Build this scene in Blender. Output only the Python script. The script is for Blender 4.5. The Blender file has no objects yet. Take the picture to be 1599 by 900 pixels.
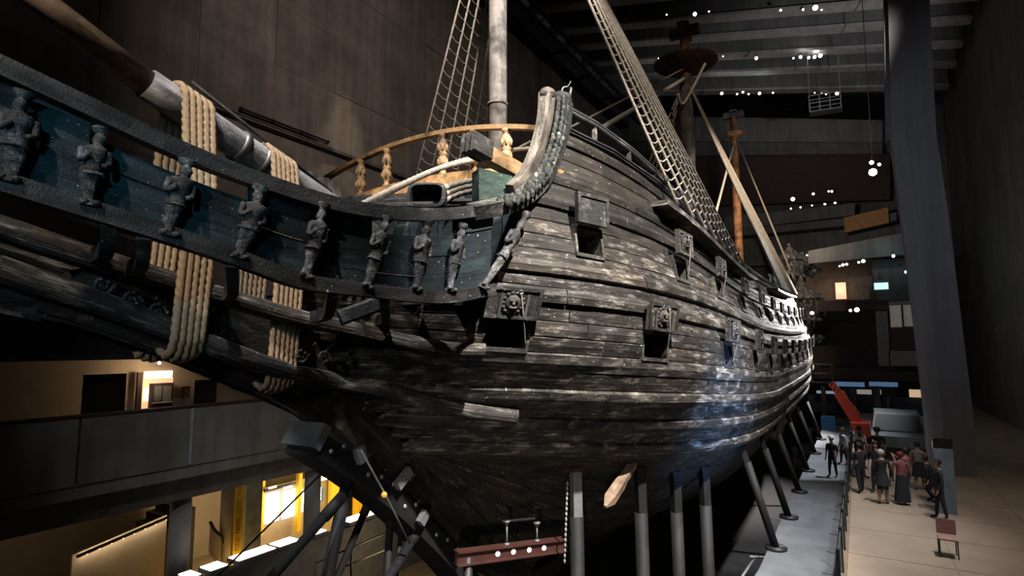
import bpy, bmesh, math, random
from mathutils import Vector, Matrix, noise
random.seed(7)
sc = bpy.context.scene
COL = sc.collection
# ------------------------------------------------------------------ camera
F = 900.0
PIT = math.atan(90/900); YAW = math.atan(543/904.5)
CAM = Vector((8.75, 0, 5.2))
FW = Vector((-math.sin(YAW)*math.cos(PIT), math.cos(YAW)*math.cos(PIT), math.sin(PIT)))
RT = Vector((math.cos(YAW), math.sin(YAW), 0))
UP = RT.cross(FW)
cd = bpy.data.cameras.new('camera'); cam = bpy.data.objects.new('camera', cd); COL.objects.link(cam)
cd.sensor_width = 36; cd.lens = 36*F/1599; cd.clip_end = 300
cam.matrix_world = Matrix(((RT.x, UP.x, -FW.x, CAM.x), (RT.y, UP.y, -FW.y, CAM.y), (RT.z, UP.z, -FW.z, CAM.z), (0, 0, 0, 1)))
sc.camera = cam
sc.view_settings.view_transform = 'Standard'; sc.view_settings.look = 'None'
sc.view_settings.gamma = 1; sc.view_settings.exposure = 0.0
w = bpy.data.worlds.new('dark_hall'); sc.world = w; w.use_nodes = True
w.node_tree.nodes['Background'].inputs[0].default_value = (0.55, 0.6, 0.75, 1)
w.node_tree.nodes['Background'].inputs[1].default_value = 0.012
def spot(name, loc, target, power, col=(1, 1, 1), ang=40, blend=0.6, size=0.25):
    l = bpy.data.lights.new(name, 'SPOT'); l.energy = power; l.color = col
    l.spot_size = math.radians(ang); l.spot_blend = blend; l.shadow_soft_size = size
    o = bpy.data.objects.new(name, l); COL.objects.link(o); o.location = loc
    o.rotation_euler = (Vector(target)-Vector(loc)).to_track_quat('-Z', 'Y').to_euler()
    return o
WARM = (1, .78, .55); COOL = (.82, .9, 1.0)
SPOTS = [  # name, loc, target, power, colour, angle, blend
    ('bow_key', (16, 3, 24), (4.4, 12.6, 6.2), 88000, (1, .95, .88), 33, .8),
    ('bow_top', (5, -1, 24), (1.5, 8.5, 7.4), 21000, (.9, .95, 1), 30, .8),
    ('side_key', (15, 17, 25), (5.6, 19, 5), 26000, (.92, .95, 1), 40, .8),
    ('side_far', (14, 33, 22), (5.4, 33, 6), 30000, (.92, .95, 1), 40, .8),
    ('stern_key', (10.5, 45, 13), (5.4, 43, 6.4), 60000, (1, .98, .95), 56, .9),
    ('blue_wash', (15.5, 9, 5.5), (5.8, 16, 3.7), 13000, (.25, .48, 1), 24, 1),
    ('teal_wash', (10, -5, 9.5), (1.6, 3.4, 7.2), 1900, (.15, .55, .8), 17, 1),
    ('knee_wash', (7, -9, 10), (.2, 4.5, 5.2), 1900, (.85, .92, 1), 26, 1),  # added fill spot, no fixture, brightens knee and cheeks
    ('balustrade_warm', (4, -3, 21), (0.3, 10.6, 9.6), 11000, (1, .86, .68), 22, .7),
    ('mast_light', (9, 3, 25), (0, 13.7, 15), 30000, (1, .95, .9), 24, .6),
    ('shroud_light', (14, 8, 22), (3.6, 16, 13), 10000, (1, .92, .84), 34, .6),
    ('main_shroud_light', (13, 22, 23), (3, 38, 14), 30000, (1, .88, .74), 30, .8),  # added spot without fixture to brighten the main shrouds
    ('stern_graze', (7.4, 53, 9.6), (4.6, 43, 7.4), 15000, (1, .98, .96), 33, .7),
    ('mizzen_warm', (12, 34, 27), (2, 46, 15), 26000, WARM, 50, .8),
    ('maintop_warm', (7, 26, 28), (0, 34.8, 21), 1500, WARM, 40, .8),
    ('wall_patch', (-10.5, 20.5, 25), (-14, 20.7, 14.5), 2600, (1, .8, .6), 22, 1),
    ('wall_wash', (6, 8, 27), (-14, 25, 16), 7500, (1, .88, .78), 70, 1),
    ('rope_light', (6, -5, 17), (.3, 5.0, 7.4), 5200, (1, .88, .72), 34, .7),
    ('walkway_wash', (13, 14, 21), (9.8, 22, 0), 4300, (1, .88, .76), 50, 1),
    ('ledge_wash', (10, 24, 16), (7.2, 22, -.6), 900, (.78, .88, 1), 46, 1),
    ('far_wash', (6, 36, 14), (6, 66, 20), 4200, (1, .9, .82), 60, 1),
    ('column_wash', (6, 8, 13), (12.5, 30, 11), 3000, (.8, .86, 1), 50, 1),
    ('roof_wash', (13, 34, 17), (5, 54, 30.5), 5200, (.95, .95, 1), 60, 1),  # added uplight with no fixture, lifts the ceiling beams
    ('cradle_wash', (-4, 1, 9), (0, 7.6, 3.6), 700, (.95, .97, 1), 20, 1),  # added spot without fixture to brighten the cradle end plate
    ('bilge_graze', (9.5, -3, 1.5), (2.2, 11.5, 1.6), 2400, (1, .93, .84), 34, 1),  # added low spot, no fixture, picks out the bottom planks
    ('parapet_wash', (-3, 5, 11), (-9, 12, 2.6), 620, (.95, .97, 1), 60, 1),
]
for s in SPOTS: spot(*s)

# ------------------------------------------------------------------ pixel helpers (photo taken as 1599x900)
def ray(x, y): return FW + RT*((x-799.5)/F) - UP*((y-450)/F)
def atX(x, y, X): d = ray(x, y); return CAM + d*((X-CAM.x)/d.x)
def atY(x, y, Y): d = ray(x, y); return CAM + d*((Y-CAM.y)/d.y)
def atZ(x, y, Z): d = ray(x, y); return CAM + d*((Z-CAM.z)/d.z)

# ------------------------------------------------------------------ mesh builder
class MB:
    def __init__(s): s.v = []; s.f = []; s.uv = []; s.sm = []; s.mi = []; s.m = 0
    def add(s, vs, fs, uvs=None, smooth=False):
        b = len(s.v); s.v += [tuple(p) for p in vs]
        for i, f in enumerate(fs):
            s.f.append([b+k for k in f]); s.sm.append(smooth); s.mi.append(s.m)
            s.uv.append(uvs[i] if uvs else [(vs[k][1], vs[k][2]) for k in f])
        return s
    def hexa(s, p):   # 8 points: bottom ring 0-3, top ring 4-7
        return s.add(p, [(3, 2, 1, 0), (4, 5, 6, 7), (0, 1, 5, 4), (1, 2, 6, 5), (2, 3, 7, 6), (3, 0, 4, 7)])
    def box(s, c, d, M=None):
        c = Vector(c); h = Vector(d)/2
        p = [Vector((sx*h.x, sy*h.y, sz*h.z)) for sz in (-1, 1) for sx, sy in ((-1, -1), (1, -1), (1, 1), (-1, 1))]
        if M: p = [M @ q for q in p]
        return s.hexa([c+q for q in p])
    def span(s, a, b):
        a = Vector(a); b = Vector(b)
        return s.box((a+b)/2, [abs(k) for k in (b-a)])
    def beam(s, a, b, w, h, up=(0, 0, 1), cham=0):
        a = Vector(a); b = Vector(b); d = (b-a).normalized(); u = Vector(up)
        x = d.cross(u)
        if x.length < 1e-4: x = d.cross(Vector((1, 0, 0)))
        x.normalize(); y = x.cross(d)
        if cham:
            c = cham; w2 = w/2; h2 = h/2
            pr = [(-w2+c, -h2), (w2-c, -h2), (w2, -h2+c), (w2, h2-c), (w2-c, h2), (-w2+c, h2), (-w2, h2-c), (-w2, -h2+c)]
        else: pr = [(-w/2, -h/2), (w/2, -h/2), (w/2, h/2), (-w/2, h/2)]
        return s.sweep([a, b], [pr, pr], [(x, y)]*2)
    def sweep(s, pts, profs, frames, smooth=False):
        n = len(profs[0]); vs = []; fs = []; uv = []; L = 0
        for i, p in enumerate(pts):
            x, y = frames[i]
            for q in profs[i]: vs.append(Vector(p)+x*q[0]+y*q[1])
        for i in range(len(pts)-1):
            d = (Vector(pts[i+1])-Vector(pts[i])).length
            for k in range(n):
                k2 = (k+1) % n
                fs.append((i*n+k, i*n+k2, (i+1)*n+k2, (i+1)*n+k))
                uv.append([(L, k/n), (L, (k+1)/n), (L+d, (k+1)/n), (L+d, k/n)])
            L += d
        fs.append(tuple(range(n-1, -1, -1))); uv.append([(0, k/n) for k in range(n)])
        m = (len(pts)-1)*n
        fs.append(tuple(m+k for k in range(n))); uv.append([(L, k/n) for k in range(n)])
        return s.add(vs, fs, uv, smooth)
    def path(s, pts, prof, up=(0, 0, 1), smooth=False, scale=None):
        """sweep a profile along a polyline; prof = list of (side, up) or radius-sided tube"""
        pts = [Vector(p) for p in pts]; fr = []; pr = []
        for i, p in enumerate(pts):
            d = (pts[min(i+1, len(pts)-1)]-pts[max(i-1, 0)]).normalized()
            x = d.cross(Vector(up))
            if x.length < .05: x = d.cross(Vector((0, 1, 0)))
            x.normalize(); y = x.cross(d).normalized(); fr.append((x, y))
            k = scale(i/(len(pts)-1)) if scale else 1
            pr.append([(a*k, b*k) for a, b in prof])
        return s.sweep(pts, pr, fr, smooth)
    def tube(s, pts, r, n=8, r2=None, up=(0, 0, 1)):
        r2 = r if r2 is None else r2
        pr = [(math.cos(2*math.pi*k/n), math.sin(2*math.pi*k/n)) for k in range(n)]
        return s.path(pts, pr, up, True, lambda t: r+(r2-r)*t)
    def rope(s, pts, r, n=9, pitch=None, step=.03):
        pitch = pitch or r*2.6
        q = resample(pts, step); fr = []; pr = []; L = 0
        for i, p in enumerate(q):
            d = (q[min(i+1, len(q)-1)]-q[max(i-1, 0)]).normalized()
            if i == 0:
                x = d.cross(Vector((.3, .2, 1))); x.normalize()
            else:
                x = (x - d*x.dot(d)).normalized(); L += (q[i]-q[i-1]).length
            y = x.cross(d); fr.append((x, y)); a0 = L/pitch*2*math.pi
            pr.append([(r*(1+.13*math.cos(3*(2*math.pi*k/n)-a0))*math.cos(2*math.pi*k/n), r*(1+.13*math.cos(3*(2*math.pi*k/n)-a0))*math.sin(2*math.pi*k/n)) for k in range(n)])
        return s.sweep(q, pr, fr, True)
    def lathe(s, c, prof, n=12, axis=None, jit=0):
        c = Vector(c); vs = []; fs = []; m = len(prof)
        for i, (r, z) in enumerate(prof):
            for k in range(n):
                a = 2*math.pi*k/n; rr = r*(1+(random.uniform(-jit, jit) if jit else 0))
                p = Vector((rr*math.cos(a), rr*math.sin(a), z))
                if axis: p = axis @ p
                vs.append(c+p)
        for i in range(m-1):
            for k in range(n):
                k2 = (k+1) % n; fs.append((i*n+k, i*n+k2, (i+1)*n+k2, (i+1)*n+k))
        fs.append(tuple(range(n-1, -1, -1))); fs.append(tuple((m-1)*n+k for k in range(n)))
        return s.add(vs, fs, None, True)
    def grid(s, rows, smooth=False, uvs=None):
        n = len(rows[0]); vs = [p for r in rows for p in r]; fs = []; uv = []
        for i in range(len(rows)-1):
            for k in range(n-1):
                f = (i*n+k, i*n+k+1, (i+1)*n+k+1, (i+1)*n+k); fs.append(f)
                if uvs: uv.append([uvs[a//n][a % n] for a in f])
        return s.add(vs, fs, uv if uvs else None, smooth)
    def ball(s, c, r, sc3=(1, 1, 1), n=8, m=6, jit=0, M=None):
        pr = [(max(.02, math.sin(math.pi*i/m))*r, -math.cos(math.pi*i/m)*r) for i in range(m+1)]
        S = Matrix.Diagonal(Vector(sc3))
        if M: S = M @ S
        return s.lathe(c, pr, n, S, jit)
    def build(s, name, mat, parent=None, **kw):
        me = bpy.data.meshes.new(name); me.from_pydata(s.v, [], s.f)
        u = me.uv_layers.new(name='UVMap')
        flat = [c for f in s.uv for p in f for c in p]
        u.data.foreach_set('uv', flat)
        me.polygons.foreach_set('use_smooth', s.sm)
        for m in (mat if isinstance(mat, (list, tuple)) else [mat]): me.materials.append(m)
        if any(s.mi): me.polygons.foreach_set('material_index', s.mi)
        me.update()
        o = bpy.data.objects.new(name, me); COL.objects.link(o)
        return fin(o, parent, **kw)
def fin(o, parent=None, label=None, cat=None, group=None, kind=None):
    if parent: o.parent = parent; o.matrix_parent_inverse = Matrix.Translation(-LOC.get(parent.name, Vector()))
    if label: o['label'] = label
    if cat: o['category'] = cat
    if group: o['group'] = group
    if kind: o['kind'] = kind
    return o
LOC = {}
def thing(name, loc, label, cat, group=None):
    o = bpy.data.objects.new(name, None); COL.objects.link(o); o.location = loc; o.empty_display_size = .2
    LOC[o.name] = Vector(loc)
    return fin(o, None, label, cat, group)
def part(name, parent):   # an empty that is a part (at its thing's base)
    o = bpy.data.objects.new(name, None); COL.objects.link(o); o.empty_display_size = .2
    return fin(o, parent)
def resample(pts, step):
    pts = [Vector(p) for p in pts]; out = [pts[0]]
    for a, b in zip(pts, pts[1:]):
        n = max(1, int((b-a).length/step))
        out += [a.lerp(b, i/n) for i in range(1, n+1)]
    return out
def spline(pts, n=6):
    pts = [Vector(p) for p in pts]; out = []
    for i in range(len(pts)-1):
        p0 = pts[max(i-1, 0)]; p1 = pts[i]; p2 = pts[i+1]; p3 = pts[min(i+2, len(pts)-1)]
        for k in range(n):
            t = k/n
            out.append(.5*((2*p1)+(p2-p0)*t+(2*p0-5*p1+4*p2-p3)*t*t+(3*p1-p0-3*p2+p3)*t**3))
    return out+[pts[-1]]
def interp(x, pts):
    if x <= pts[0][0]: return pts[0][1]
    for (a, b), (c, d) in zip(pts, pts[1:]):
        if x <= c: return b+(d-b)*(x-a)/(c-a)
    return pts[-1][1]

# ------------------------------------------------------------------ materials
def mat_new(name):
    m = bpy.data.materials.new(name); m.use_nodes = True
    nt = m.node_tree; return m, nt, nt.nodes['Principled BSDF']
def nd(nt, t, **kw):
    n = nt.nodes.new(t)
    for k, v in kw.items():
        if k in n.inputs.keys(): n.inputs[k].default_value = v
        else: setattr(n, k, v)
    return n
def ramp(nt, fac, stops):
    r = nt.nodes.new('ShaderNodeValToRGB'); nt.links.new(fac, r.inputs[0])
    e = r.color_ramp.elements
    while len(e) < len(stops): e.new(.5)
    for el, (p, c) in zip(e, stops): el.position = p; el.color = (*c, 1) if len(c) == 3 else c
    return r.outputs[0]
def mixc(nt, fac, a, b, mode='MIX'):
    m = nt.nodes.new('ShaderNodeMix'); m.data_type = 'RGBA'; m.blend_type = mode
    for i, v in ((0, fac), (6, a), (7, b)):
        if hasattr(v, 'is_linked') or hasattr(v, 'links'): nt.links.new(v, m.inputs[i])
        else: m.inputs[i].default_value = v if i == 0 else (*v, 1)
    return m.outputs[2]
def old_wood(name, dark, mid, light, coord='UV', stretch=(1.2, 26), bleach=.52, rough=.62, bump=.5, speck=True, spread=.13, tint=None, sc_=1.0, patchs=(.9, 3.2)):
    m, nt, b = mat_new(name); L = nt.links
    tc = nd(nt, 'ShaderNodeTexCoord'); oi = nd(nt, 'ShaderNodeObjectInfo')
    add = nd(nt, 'ShaderNodeVectorMath', operation='ADD')
    mul = nd(nt, 'ShaderNodeVectorMath', operation='SCALE'); mul.inputs['Scale'].default_value = 37.0
    cmb = nd(nt, 'ShaderNodeCombineXYZ')
    for i in range(3): L.new(oi.outputs['Random'], cmb.inputs[i])
    L.new(cmb.outputs[0], mul.inputs[0])
    L.new(tc.outputs['UV' if coord == 'UV' else 'Object'], add.inputs[0]); L.new(mul.outputs[0], add.inputs[1])
    def noi(scale, det, mp=None, ro=.6):
        n = nd(nt, 'ShaderNodeTexNoise', Scale=scale, Detail=det, Roughness=ro)
        if mp:
            g = nd(nt, 'ShaderNodeMapping'); g.inputs['Scale'].default_value = mp
            L.new(add.outputs[0], g.inputs[0]); L.new(g.outputs[0], n.inputs['Vector'])
        else: L.new(add.outputs[0], n.inputs['Vector'])
        return n.outputs['Fac']
    st = (stretch[0], stretch[1], stretch[1]) if coord == 'UV' else (stretch[1], stretch[0], stretch[1])
    grain = noi(1.0*sc_, 5, st); patch = noi(1.0*sc_, 8, (patchs[0], patchs[1], patchs[1]), .72); fine = noi(42*sc_, 3)
    g = ramp(nt, grain, [(.28, dark), (.52, mid), (.78, tuple(x*1.5 for x in mid))])
    pm = ramp(nt, patch, [(bleach, (0, 0, 0)), (bleach+spread, (1, 1, 1))])
    gm = ramp(nt, grain, [(.35, (.1, .1, .1)), (.62, (1, 1, 1))])
    fm = mixc(nt, 1.0, pm, gm, 'MULTIPLY')
    c = mixc(nt, fm, g, light)
    hs = ramp(nt, oi.outputs['Random'], [(0, (.55, .55, .57)), (.5, (1, .96, .9)), (1, (1.5, 1.36, 1.2))])
    c = mixc(nt, .8, c, hs, 'MULTIPLY')
    if tint:
        tn = ramp(nt, noi(.45, 3), [(.45, (0, 0, 0)), (.62, (1, 1, 1))]); c = mixc(nt, tn, c, tint)
    if speck:
        sm = ramp(nt, noi(17*sc_, 1), [(.735, (0, 0, 0)), (.76, (1, 1, 1))]); c = mixc(nt, sm, c, (.5, .48, .44))
    dk = ramp(nt, noi(1.7*sc_, 4), [(.33, (.3, .3, .3)), (.55, (1, 1, 1))]); c = mixc(nt, 1.0, c, dk, 'MULTIPLY')
    L.new(c, b.inputs['Base Color'])
    L.new(ramp(nt, grain, [(.3, (rough+.12,)*3), (.7, (rough-.12,)*3)]), b.inputs['Roughness'])
    hh = mixc(nt, .45, ramp(nt, grain, [(.25, (0, 0, 0)), (.75, (1, 1, 1))]), ramp(nt, fine, [(.3, (0, 0, 0)), (.7, (1, 1, 1))]))
    hh = mixc(nt, .3, hh, patch if False else pm)
    bp = nd(nt, 'ShaderNodeBump', Strength=bump, Distance=.03); L.new(hh, bp.inputs['Height']); L.new(bp.outputs[0], b.inputs['Normal'])
    b.inputs['Specular IOR Level'].default_value = .35
    return m
def plain(name, col, rough=.6, metal=0, var=.25, scale=3, bump=.15, emit=None, alpha=None, spec=.4):
    m, nt, b = mat_new(name); L = nt.links
    tc = nd(nt, 'ShaderNodeTexCoord'); n = nd(nt, 'ShaderNodeTexNoise', Scale=scale, Detail=5, Roughness=.6)
    L.new(tc.outputs['Object'], n.inputs['Vector'])
    c = ramp(nt, n.outputs['Fac'], [(.3, tuple(x*(1-var) for x in col)), (.7, tuple(min(1, x*(1+var)) for x in col))])
    L.new(c, b.inputs['Base Color']); b.inputs['Roughness'].default_value = rough; b.inputs['Metallic'].default_value = metal
    b.inputs['Specular IOR Level'].default_value = spec
    if bump:
        bp = nd(nt, 'ShaderNodeBump', Strength=bump, Distance=.02); L.new(n.outputs['Fac'], bp.inputs['Height']); L.new(bp.outputs[0], b.inputs['Normal'])
    if emit: b.inputs['Emission Color'].default_value = (*emit[0], 1); b.inputs['Emission Strength'].default_value = emit[1]
    return m
def concrete(name, col, board=(1.2, 1.2, 9), var=.3):
    m, nt, b = mat_new(name); L = nt.links
    tc = nd(nt, 'ShaderNodeTexCoord'); oi = nd(nt, 'ShaderNodeObjectInfo')
    n1 = nd(nt, 'ShaderNodeTexNoise', Scale=.5, Detail=7, Roughness=.65); n2 = nd(nt, 'ShaderNodeTexNoise', Scale=1.0, Detail=3)
    g = nd(nt, 'ShaderNodeMapping'); g.inputs['Scale'].default_value = (2.2, 2.2, .12)
    L.new(tc.outputs['Object'], n1.inputs['Vector']); L.new(tc.outputs['Object'], g.inputs[0]); L.new(g.outputs[0], n2.inputs['Vector'])
    c = ramp(nt, n1.outputs['Fac'], [(.32, tuple(x*(1-var) for x in col)), (.68, tuple(x*(1+var) for x in col))])
    c = mixc(nt, .6, c, ramp(nt, n2.outputs['Fac'], [(.35, (.68, .66, .64)), (.65, (1.12, 1.1, 1.1))]), 'MULTIPLY')
    c = mixc(nt, .7, c, ramp(nt, oi.outputs['Random'], [(0, (.72, .7, .68)), (1, (1.15, 1.12, 1.1))]), 'MULTIPLY')
    L.new(c, b.inputs['Base Color']); b.inputs['Roughness'].default_value = .85
    bp = nd(nt, 'ShaderNodeBump', Strength=.25, Distance=.03); L.new(n1.outputs['Fac'], bp.inputs['Height']); L.new(bp.outputs[0], b.inputs['Normal'])
    return m
def glow(name, col, k):
    m, nt, b = mat_new(name); b.inputs['Base Color'].default_value = (*[min(1, c) for c in col], 1)
    b.inputs['Emission Color'].default_value = (*col, 1); b.inputs['Emission Strength'].default_value = k; return m
def glassm(name, col=(.8, .9, .92)):
    m, nt, b = mat_new(name); b.inputs['Base Color'].default_value = (*col, 1); b.inputs['Roughness'].default_value = .05
    b.inputs['Transmission Weight'].default_value = .0; b.inputs['Alpha'].default_value = .16; return m
M = {}
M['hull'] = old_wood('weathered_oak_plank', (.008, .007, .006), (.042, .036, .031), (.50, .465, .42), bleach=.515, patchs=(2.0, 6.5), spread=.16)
M['hulld'] = old_wood('dark_upper_plank', (.006, .0055, .005), (.024, .021, .018), (.20, .185, .16), bleach=.56, patchs=(1.6, 6), spread=.16)  # darker copy of the hull wood for the upper strakes
M['wale'] = old_wood('weathered_oak_wale', (.010, .009, .008), (.055, .048, .041), (.54, .50, .455), bleach=.50, patchs=(1.8, 6), spread=.17)
M['bottom'] = old_wood('dark_bottom_plank', (.008, .0065, .005), (.036, .029, .022), (.24, .2, .155), bleach=.55, patchs=(2, 9), stretch=(1.5, 34))
M['lid'] = old_wood('port_lid_wood', (.015, .014, .013), (.06, .056, .052), (.26, .25, .24), coord='OBJ', stretch=(3, 20), bleach=.52)
M['black'] = plain('black_shade_fill', (.004, .004, .004), .9, var=.1, bump=0, spec=.05)  # black paints in the shade inside the hull, ports and hatch
M['rail'] = old_wood('blackened_head_rail', (.008, .008, .009), (.035, .035, .038), (.24, .24, .25), bleach=.56, stretch=(1.4, 14))
M['figure'] = old_wood('eroded_carving', (.010, .010, .011), (.052, .053, .057), (.33, .34, .36), coord='OBJ', stretch=(6, 14), bleach=.50, speck=False, bump=.9)
M['screen'] = old_wood('blue_black_screen_board', (.006, .010, .014), (.022, .036, .045), (.11, .15, .17), bleach=.6, stretch=(1.4, 10))
M['post'] = old_wood('grey_green_corner_timber', (.012, .012, .011), (.06, .06, .055), (.34, .33, .31), bleach=.5, stretch=(1.8, 12), tint=(.02, .026, .022), bump=1.0)
M['post2'] = old_wood('grey_brown_knee_timber', (.03, .026, .022), (.12, .105, .09), (.36, .33, .29), bleach=.5, stretch=(1.8, 12), bump=.8)
M['new'] = old_wood('pale_new_oak', (.36, .20, .09), (.50, .30, .145), (.62, .42, .24), coord='OBJ', stretch=(1.2, 16), rough=.5, bump=.12, speck=False)
M['carved'] = old_wood('carved_new_oak', (.26, .15, .08), (.46, .30, .17), (.62, .44, .28), coord='OBJ', stretch=(6, 14), rough=.55, bump=.4, speck=False)
M['green'] = old_wood('green_board', (.004, .012, .009), (.012, .034, .025), (.07, .11, .09), coord='OBJ', stretch=(2, 9), bleach=.58)  # green wood colour for the board under the cathead
M['mast'] = old_wood('grey_mast_timber', (.26, .23, .21), (.42, .385, .35), (.6, .56, .52), coord='OBJ', stretch=(9, 1), bleach=.5, speck=False, bump=.25)
M['mast2'] = old_wood('dark_grey_mast_timber', (.07, .065, .065), (.15, .14, .14), (.3, .29, .28), coord='OBJ', stretch=(9, 1), speck=False, bump=.25)
M['orange'] = old_wood('orange_mast_timber', (.34, .16, .07), (.45, .23, .11), (.55, .33, .18), coord='OBJ', stretch=(9, 1), speck=False, bump=.15)
M['spar'] = old_wood('brown_spar_timber', (.16, .11, .08), (.26, .19, .14), (.4, .32, .26), bleach=.55, stretch=(1, 9), speck=False, bump=.2)
M['sparold'] = old_wood('grey_old_spar', (.09, .09, .10), (.2, .2, .22), (.42, .42, .46), bleach=.48, stretch=(1, 9), speck=False, bump=.5)
M['rope'] = plain('hemp_rope', (.40, .265, .155), .8, var=.3, scale=30, bump=.3)
M['rope2'] = plain('grey_brown_rigging_rope', (.33, .28, .225), .85, var=.35, scale=9, bump=.3)
M['rope3'] = plain('pale_stay_rope', (.62, .60, .56), .8, var=.15, scale=9, bump=.2)
M['topwood'] = plain('brown_top_boards', (.07, .035, .022), .7, var=.3, scale=4)
M['steel'] = plain('black_cradle_steel', (.010, .010, .011), .7, metal=.0, var=.3)
M['steelg'] = plain('grey_steel_plate', (.22, .22, .22), .5, metal=.3, var=.2)
M['prop'] = plain('dark_prop_steel', (.03, .03, .032), .5, metal=.3)
M['redsteel'] = plain('red_brown_beam_paint', (.075, .03, .025), .5, metal=.2, var=.25)
M['iron'] = plain('iron_fitting', (.16, .15, .145), .45, metal=.6)
M['bolt'] = plain('bolt_head_zinc', (.5, .48, .44), .4, metal=.6)
M['wall'] = concrete('board_marked_concrete', (.20, .175, .155))
M['wall2'] = concrete('dark_concrete', (.10, .095, .092))
M['parapet'] = concrete('parapet_concrete', (.17, .17, .17))
M['column'] = concrete('column_concrete', (.17, .175, .19), var=.15)
M['ceil'] = concrete('ceiling_concrete', (.035, .035, .038))
M['flange'] = concrete('beam_lip_concrete', (.30, .29, .285), var=.15)
M['beam'] = concrete('ceiling_beam_concrete', (.13, .128, .125), var=.2)
M['darkbrown'] = plain('dark_brown_cladding', (.035, .018, .014), .7)
M['floor'] = plain('tan_floor_slabs', (.33, .255, .19), .55, var=.14, scale=.8, bump=.05)
M['ledge'] = plain('grey_ledge_screed', (.15, .157, .17), .7, var=.25, scale=1.2)
M['dock'] = plain('dark_dock_floor', (.02, .018, .017), .8)
M['kerb'] = plain('kerb_timber', (.22, .16, .11), .6)
M['barpost'] = plain('black_barrier_post', (.012, .012, .013), .4)
M['glass'] = glassm('clear_pane')
M['teal'] = plain('teal_edge_strip', (.28, .36, .38), .4)
M['housing'] = plain('black_lamp_housing', (.015, .015, .016), .4)
M['lens'] = glow('lamp_lens', (1, .98, .94), 16)
M['lensw'] = glow('warm_lamp_lens', (1, .9, .75), 14)
M['lensd'] = glow('faint_lamp_lens', (1, .97, .92), 5)
M['orangepaint'] = plain('orange_lift_paint', (.38, .045, .018), .45, var=.15)

# ------------------------------------------------------------------ structure: hall
def struct(o): o['kind'] = 'structure'; return o
m = MB(); m.span((8.2, -12, -.3), (17, 66, 0)); floor = struct(m.build('floor', M['floor']))
for j in range(10):      # slabs laid proud of the bed
    for i in range(4):
        x0 = 8.22+i*2.2; y0 = 12.5+j*2.4
        g = MB(); g.box((x0+1.09, y0+1.19, .004), (2.17, 2.37, .024)); g.build('slab', M['floor'], floor)
m = MB(); m.span((-8.4, -12, -4.8), (6.2, 66, -4.5)); struct(m.build('floor_dock', M['dock']))
m = MB(); m.span((6.2, -6, -4.5), (8.2, 60, -.6)); struct(m.build('floor_ledge', M['ledge']))
m = MB(); m.span((8.06, -6, -.6), (8.24, 60, .07)); struct(m.build('trim_1', M['kerb']))
m = MB(); m.span((-14.4, -14, 4.9), (-14.1, 13, 33.6)); m.span((-14.4, 13, 15.3), (-14.1, 70, 33.6)); wl = struct(m.build('wall_left', M['wall2']))
ys = [2+3.6*i for i in range(18)]; zs = [6.4, 9.4, 12.4, 15.3, 18.3, 21.3, 24.3, 27.3, 30.3]
for j in range(len(zs)-1):
    for i in range(len(ys)-1):
        if j < 3 and ys[i] > 12.5: continue
        d = random.choice([0, 0, .02, .03, .05])
        g = MB(); g.box((-14.05-d, (ys[i]+ys[i+1])/2, (zs[j]+zs[j+1])/2), (.1, 3.585, zs[j+1]-zs[j]-.012))
        g.build('panel', M['wall'], wl)
# recessed lower wall behind the overhang
m = MB(); m.span((-14.5, 13, 4.9), (-14.3, 70, 15.4)); m.build('recess_wall', M['wall'], wl)
m = MB(); m.span((-14.4, 13, 15.2), (-14.05, 70, 15.35)); m.build('overhang_soffit', M['wall'], wl)
m = MB(); m.span((-14.4, 12.95, 6), (-14.1, 13.05, 15.2)); m.build('recess_reveal', M['wall'], wl)
m = MB(); m.span((-13.9, 14.6, 15.46), (-13.82, 19.6, 15.54)); lr = m
for k in range(4): lr.span((-13.98, 14.7+1.6*k, 15.44), (-13.84, 14.78+1.6*k, 15.58))
lr.build('lighting_track', M['housing'], None, label='thin black lighting track fixed along left concrete wall', cat='lighting track')
# ceiling: roof slab falls towards the right, cross beams below it
SL = -.21
def roofz(X): return 30+SL*(X-5)
m = MB(); ceil_v = []
for Y in (-10, 69):
    for X in (-14.4, 17): ceil_v += [Vector((X, Y, roofz(X)+1.5)), Vector((X, Y, roofz(X)+1.8))]
a = ceil_v; m.hexa([a[0], a[2], a[6], a[4], a[1], a[3], a[7], a[5]])
ceil = struct(m.build('ceiling', M['ceil']))
BY = [atZ(1250, y, 30).y for y in (12, 46, 80, 109, 141)]
BY = [BY[0]-12.0, BY[0]-8, BY[0]-4] + BY
for Y in BY:
    g = MB(); p = []
    for z in (0, 1.5):
        for X, dy in ((-14.2, -.35), (16.5, -.35), (16.5, .35), (-14.2, .35)): p.append(Vector((X, Y+dy, roofz(X)+z)))
    g.hexa(p); g.build('beam', M['beam'], ceil)
    g = MB(); p = []
    for z in (-.06, .16):
        for X, dy in ((-14.2, -.55), (16.5, -.55), (16.5, .55), (-14.2, .55)): p.append(Vector((X, Y+dy, roofz(X)+z)))
    g.hexa(p); g.build('beam_flange', M['flange'], ceil)
# dark gantry running along the left wall under the roof
gt = MB()
for dz in (0, 1.1): gt.beam((-11.5, 20, 30.4+dz), (-11.5, 62, 30.4+dz), .25, .25)
for k in range(22): gt.beam((-11.5, 20+2*k, 30.4), (-11.5, 21+2*k, 31.5), .1, .1)
gt.beam((-13.2, 20, 30.3), (-13.2, 62, 30.3), .9, .2)
for k in range(8): gt.beam((-13.9, 21+5.4*k, 30.3), (-11.4, 21+5.4*k, 30.3), .2, .2)
gt.build('catwalk_gantry', M['steel'], None, label='dark steel catwalk gantry high along left wall under roof', cat='gantry')
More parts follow.
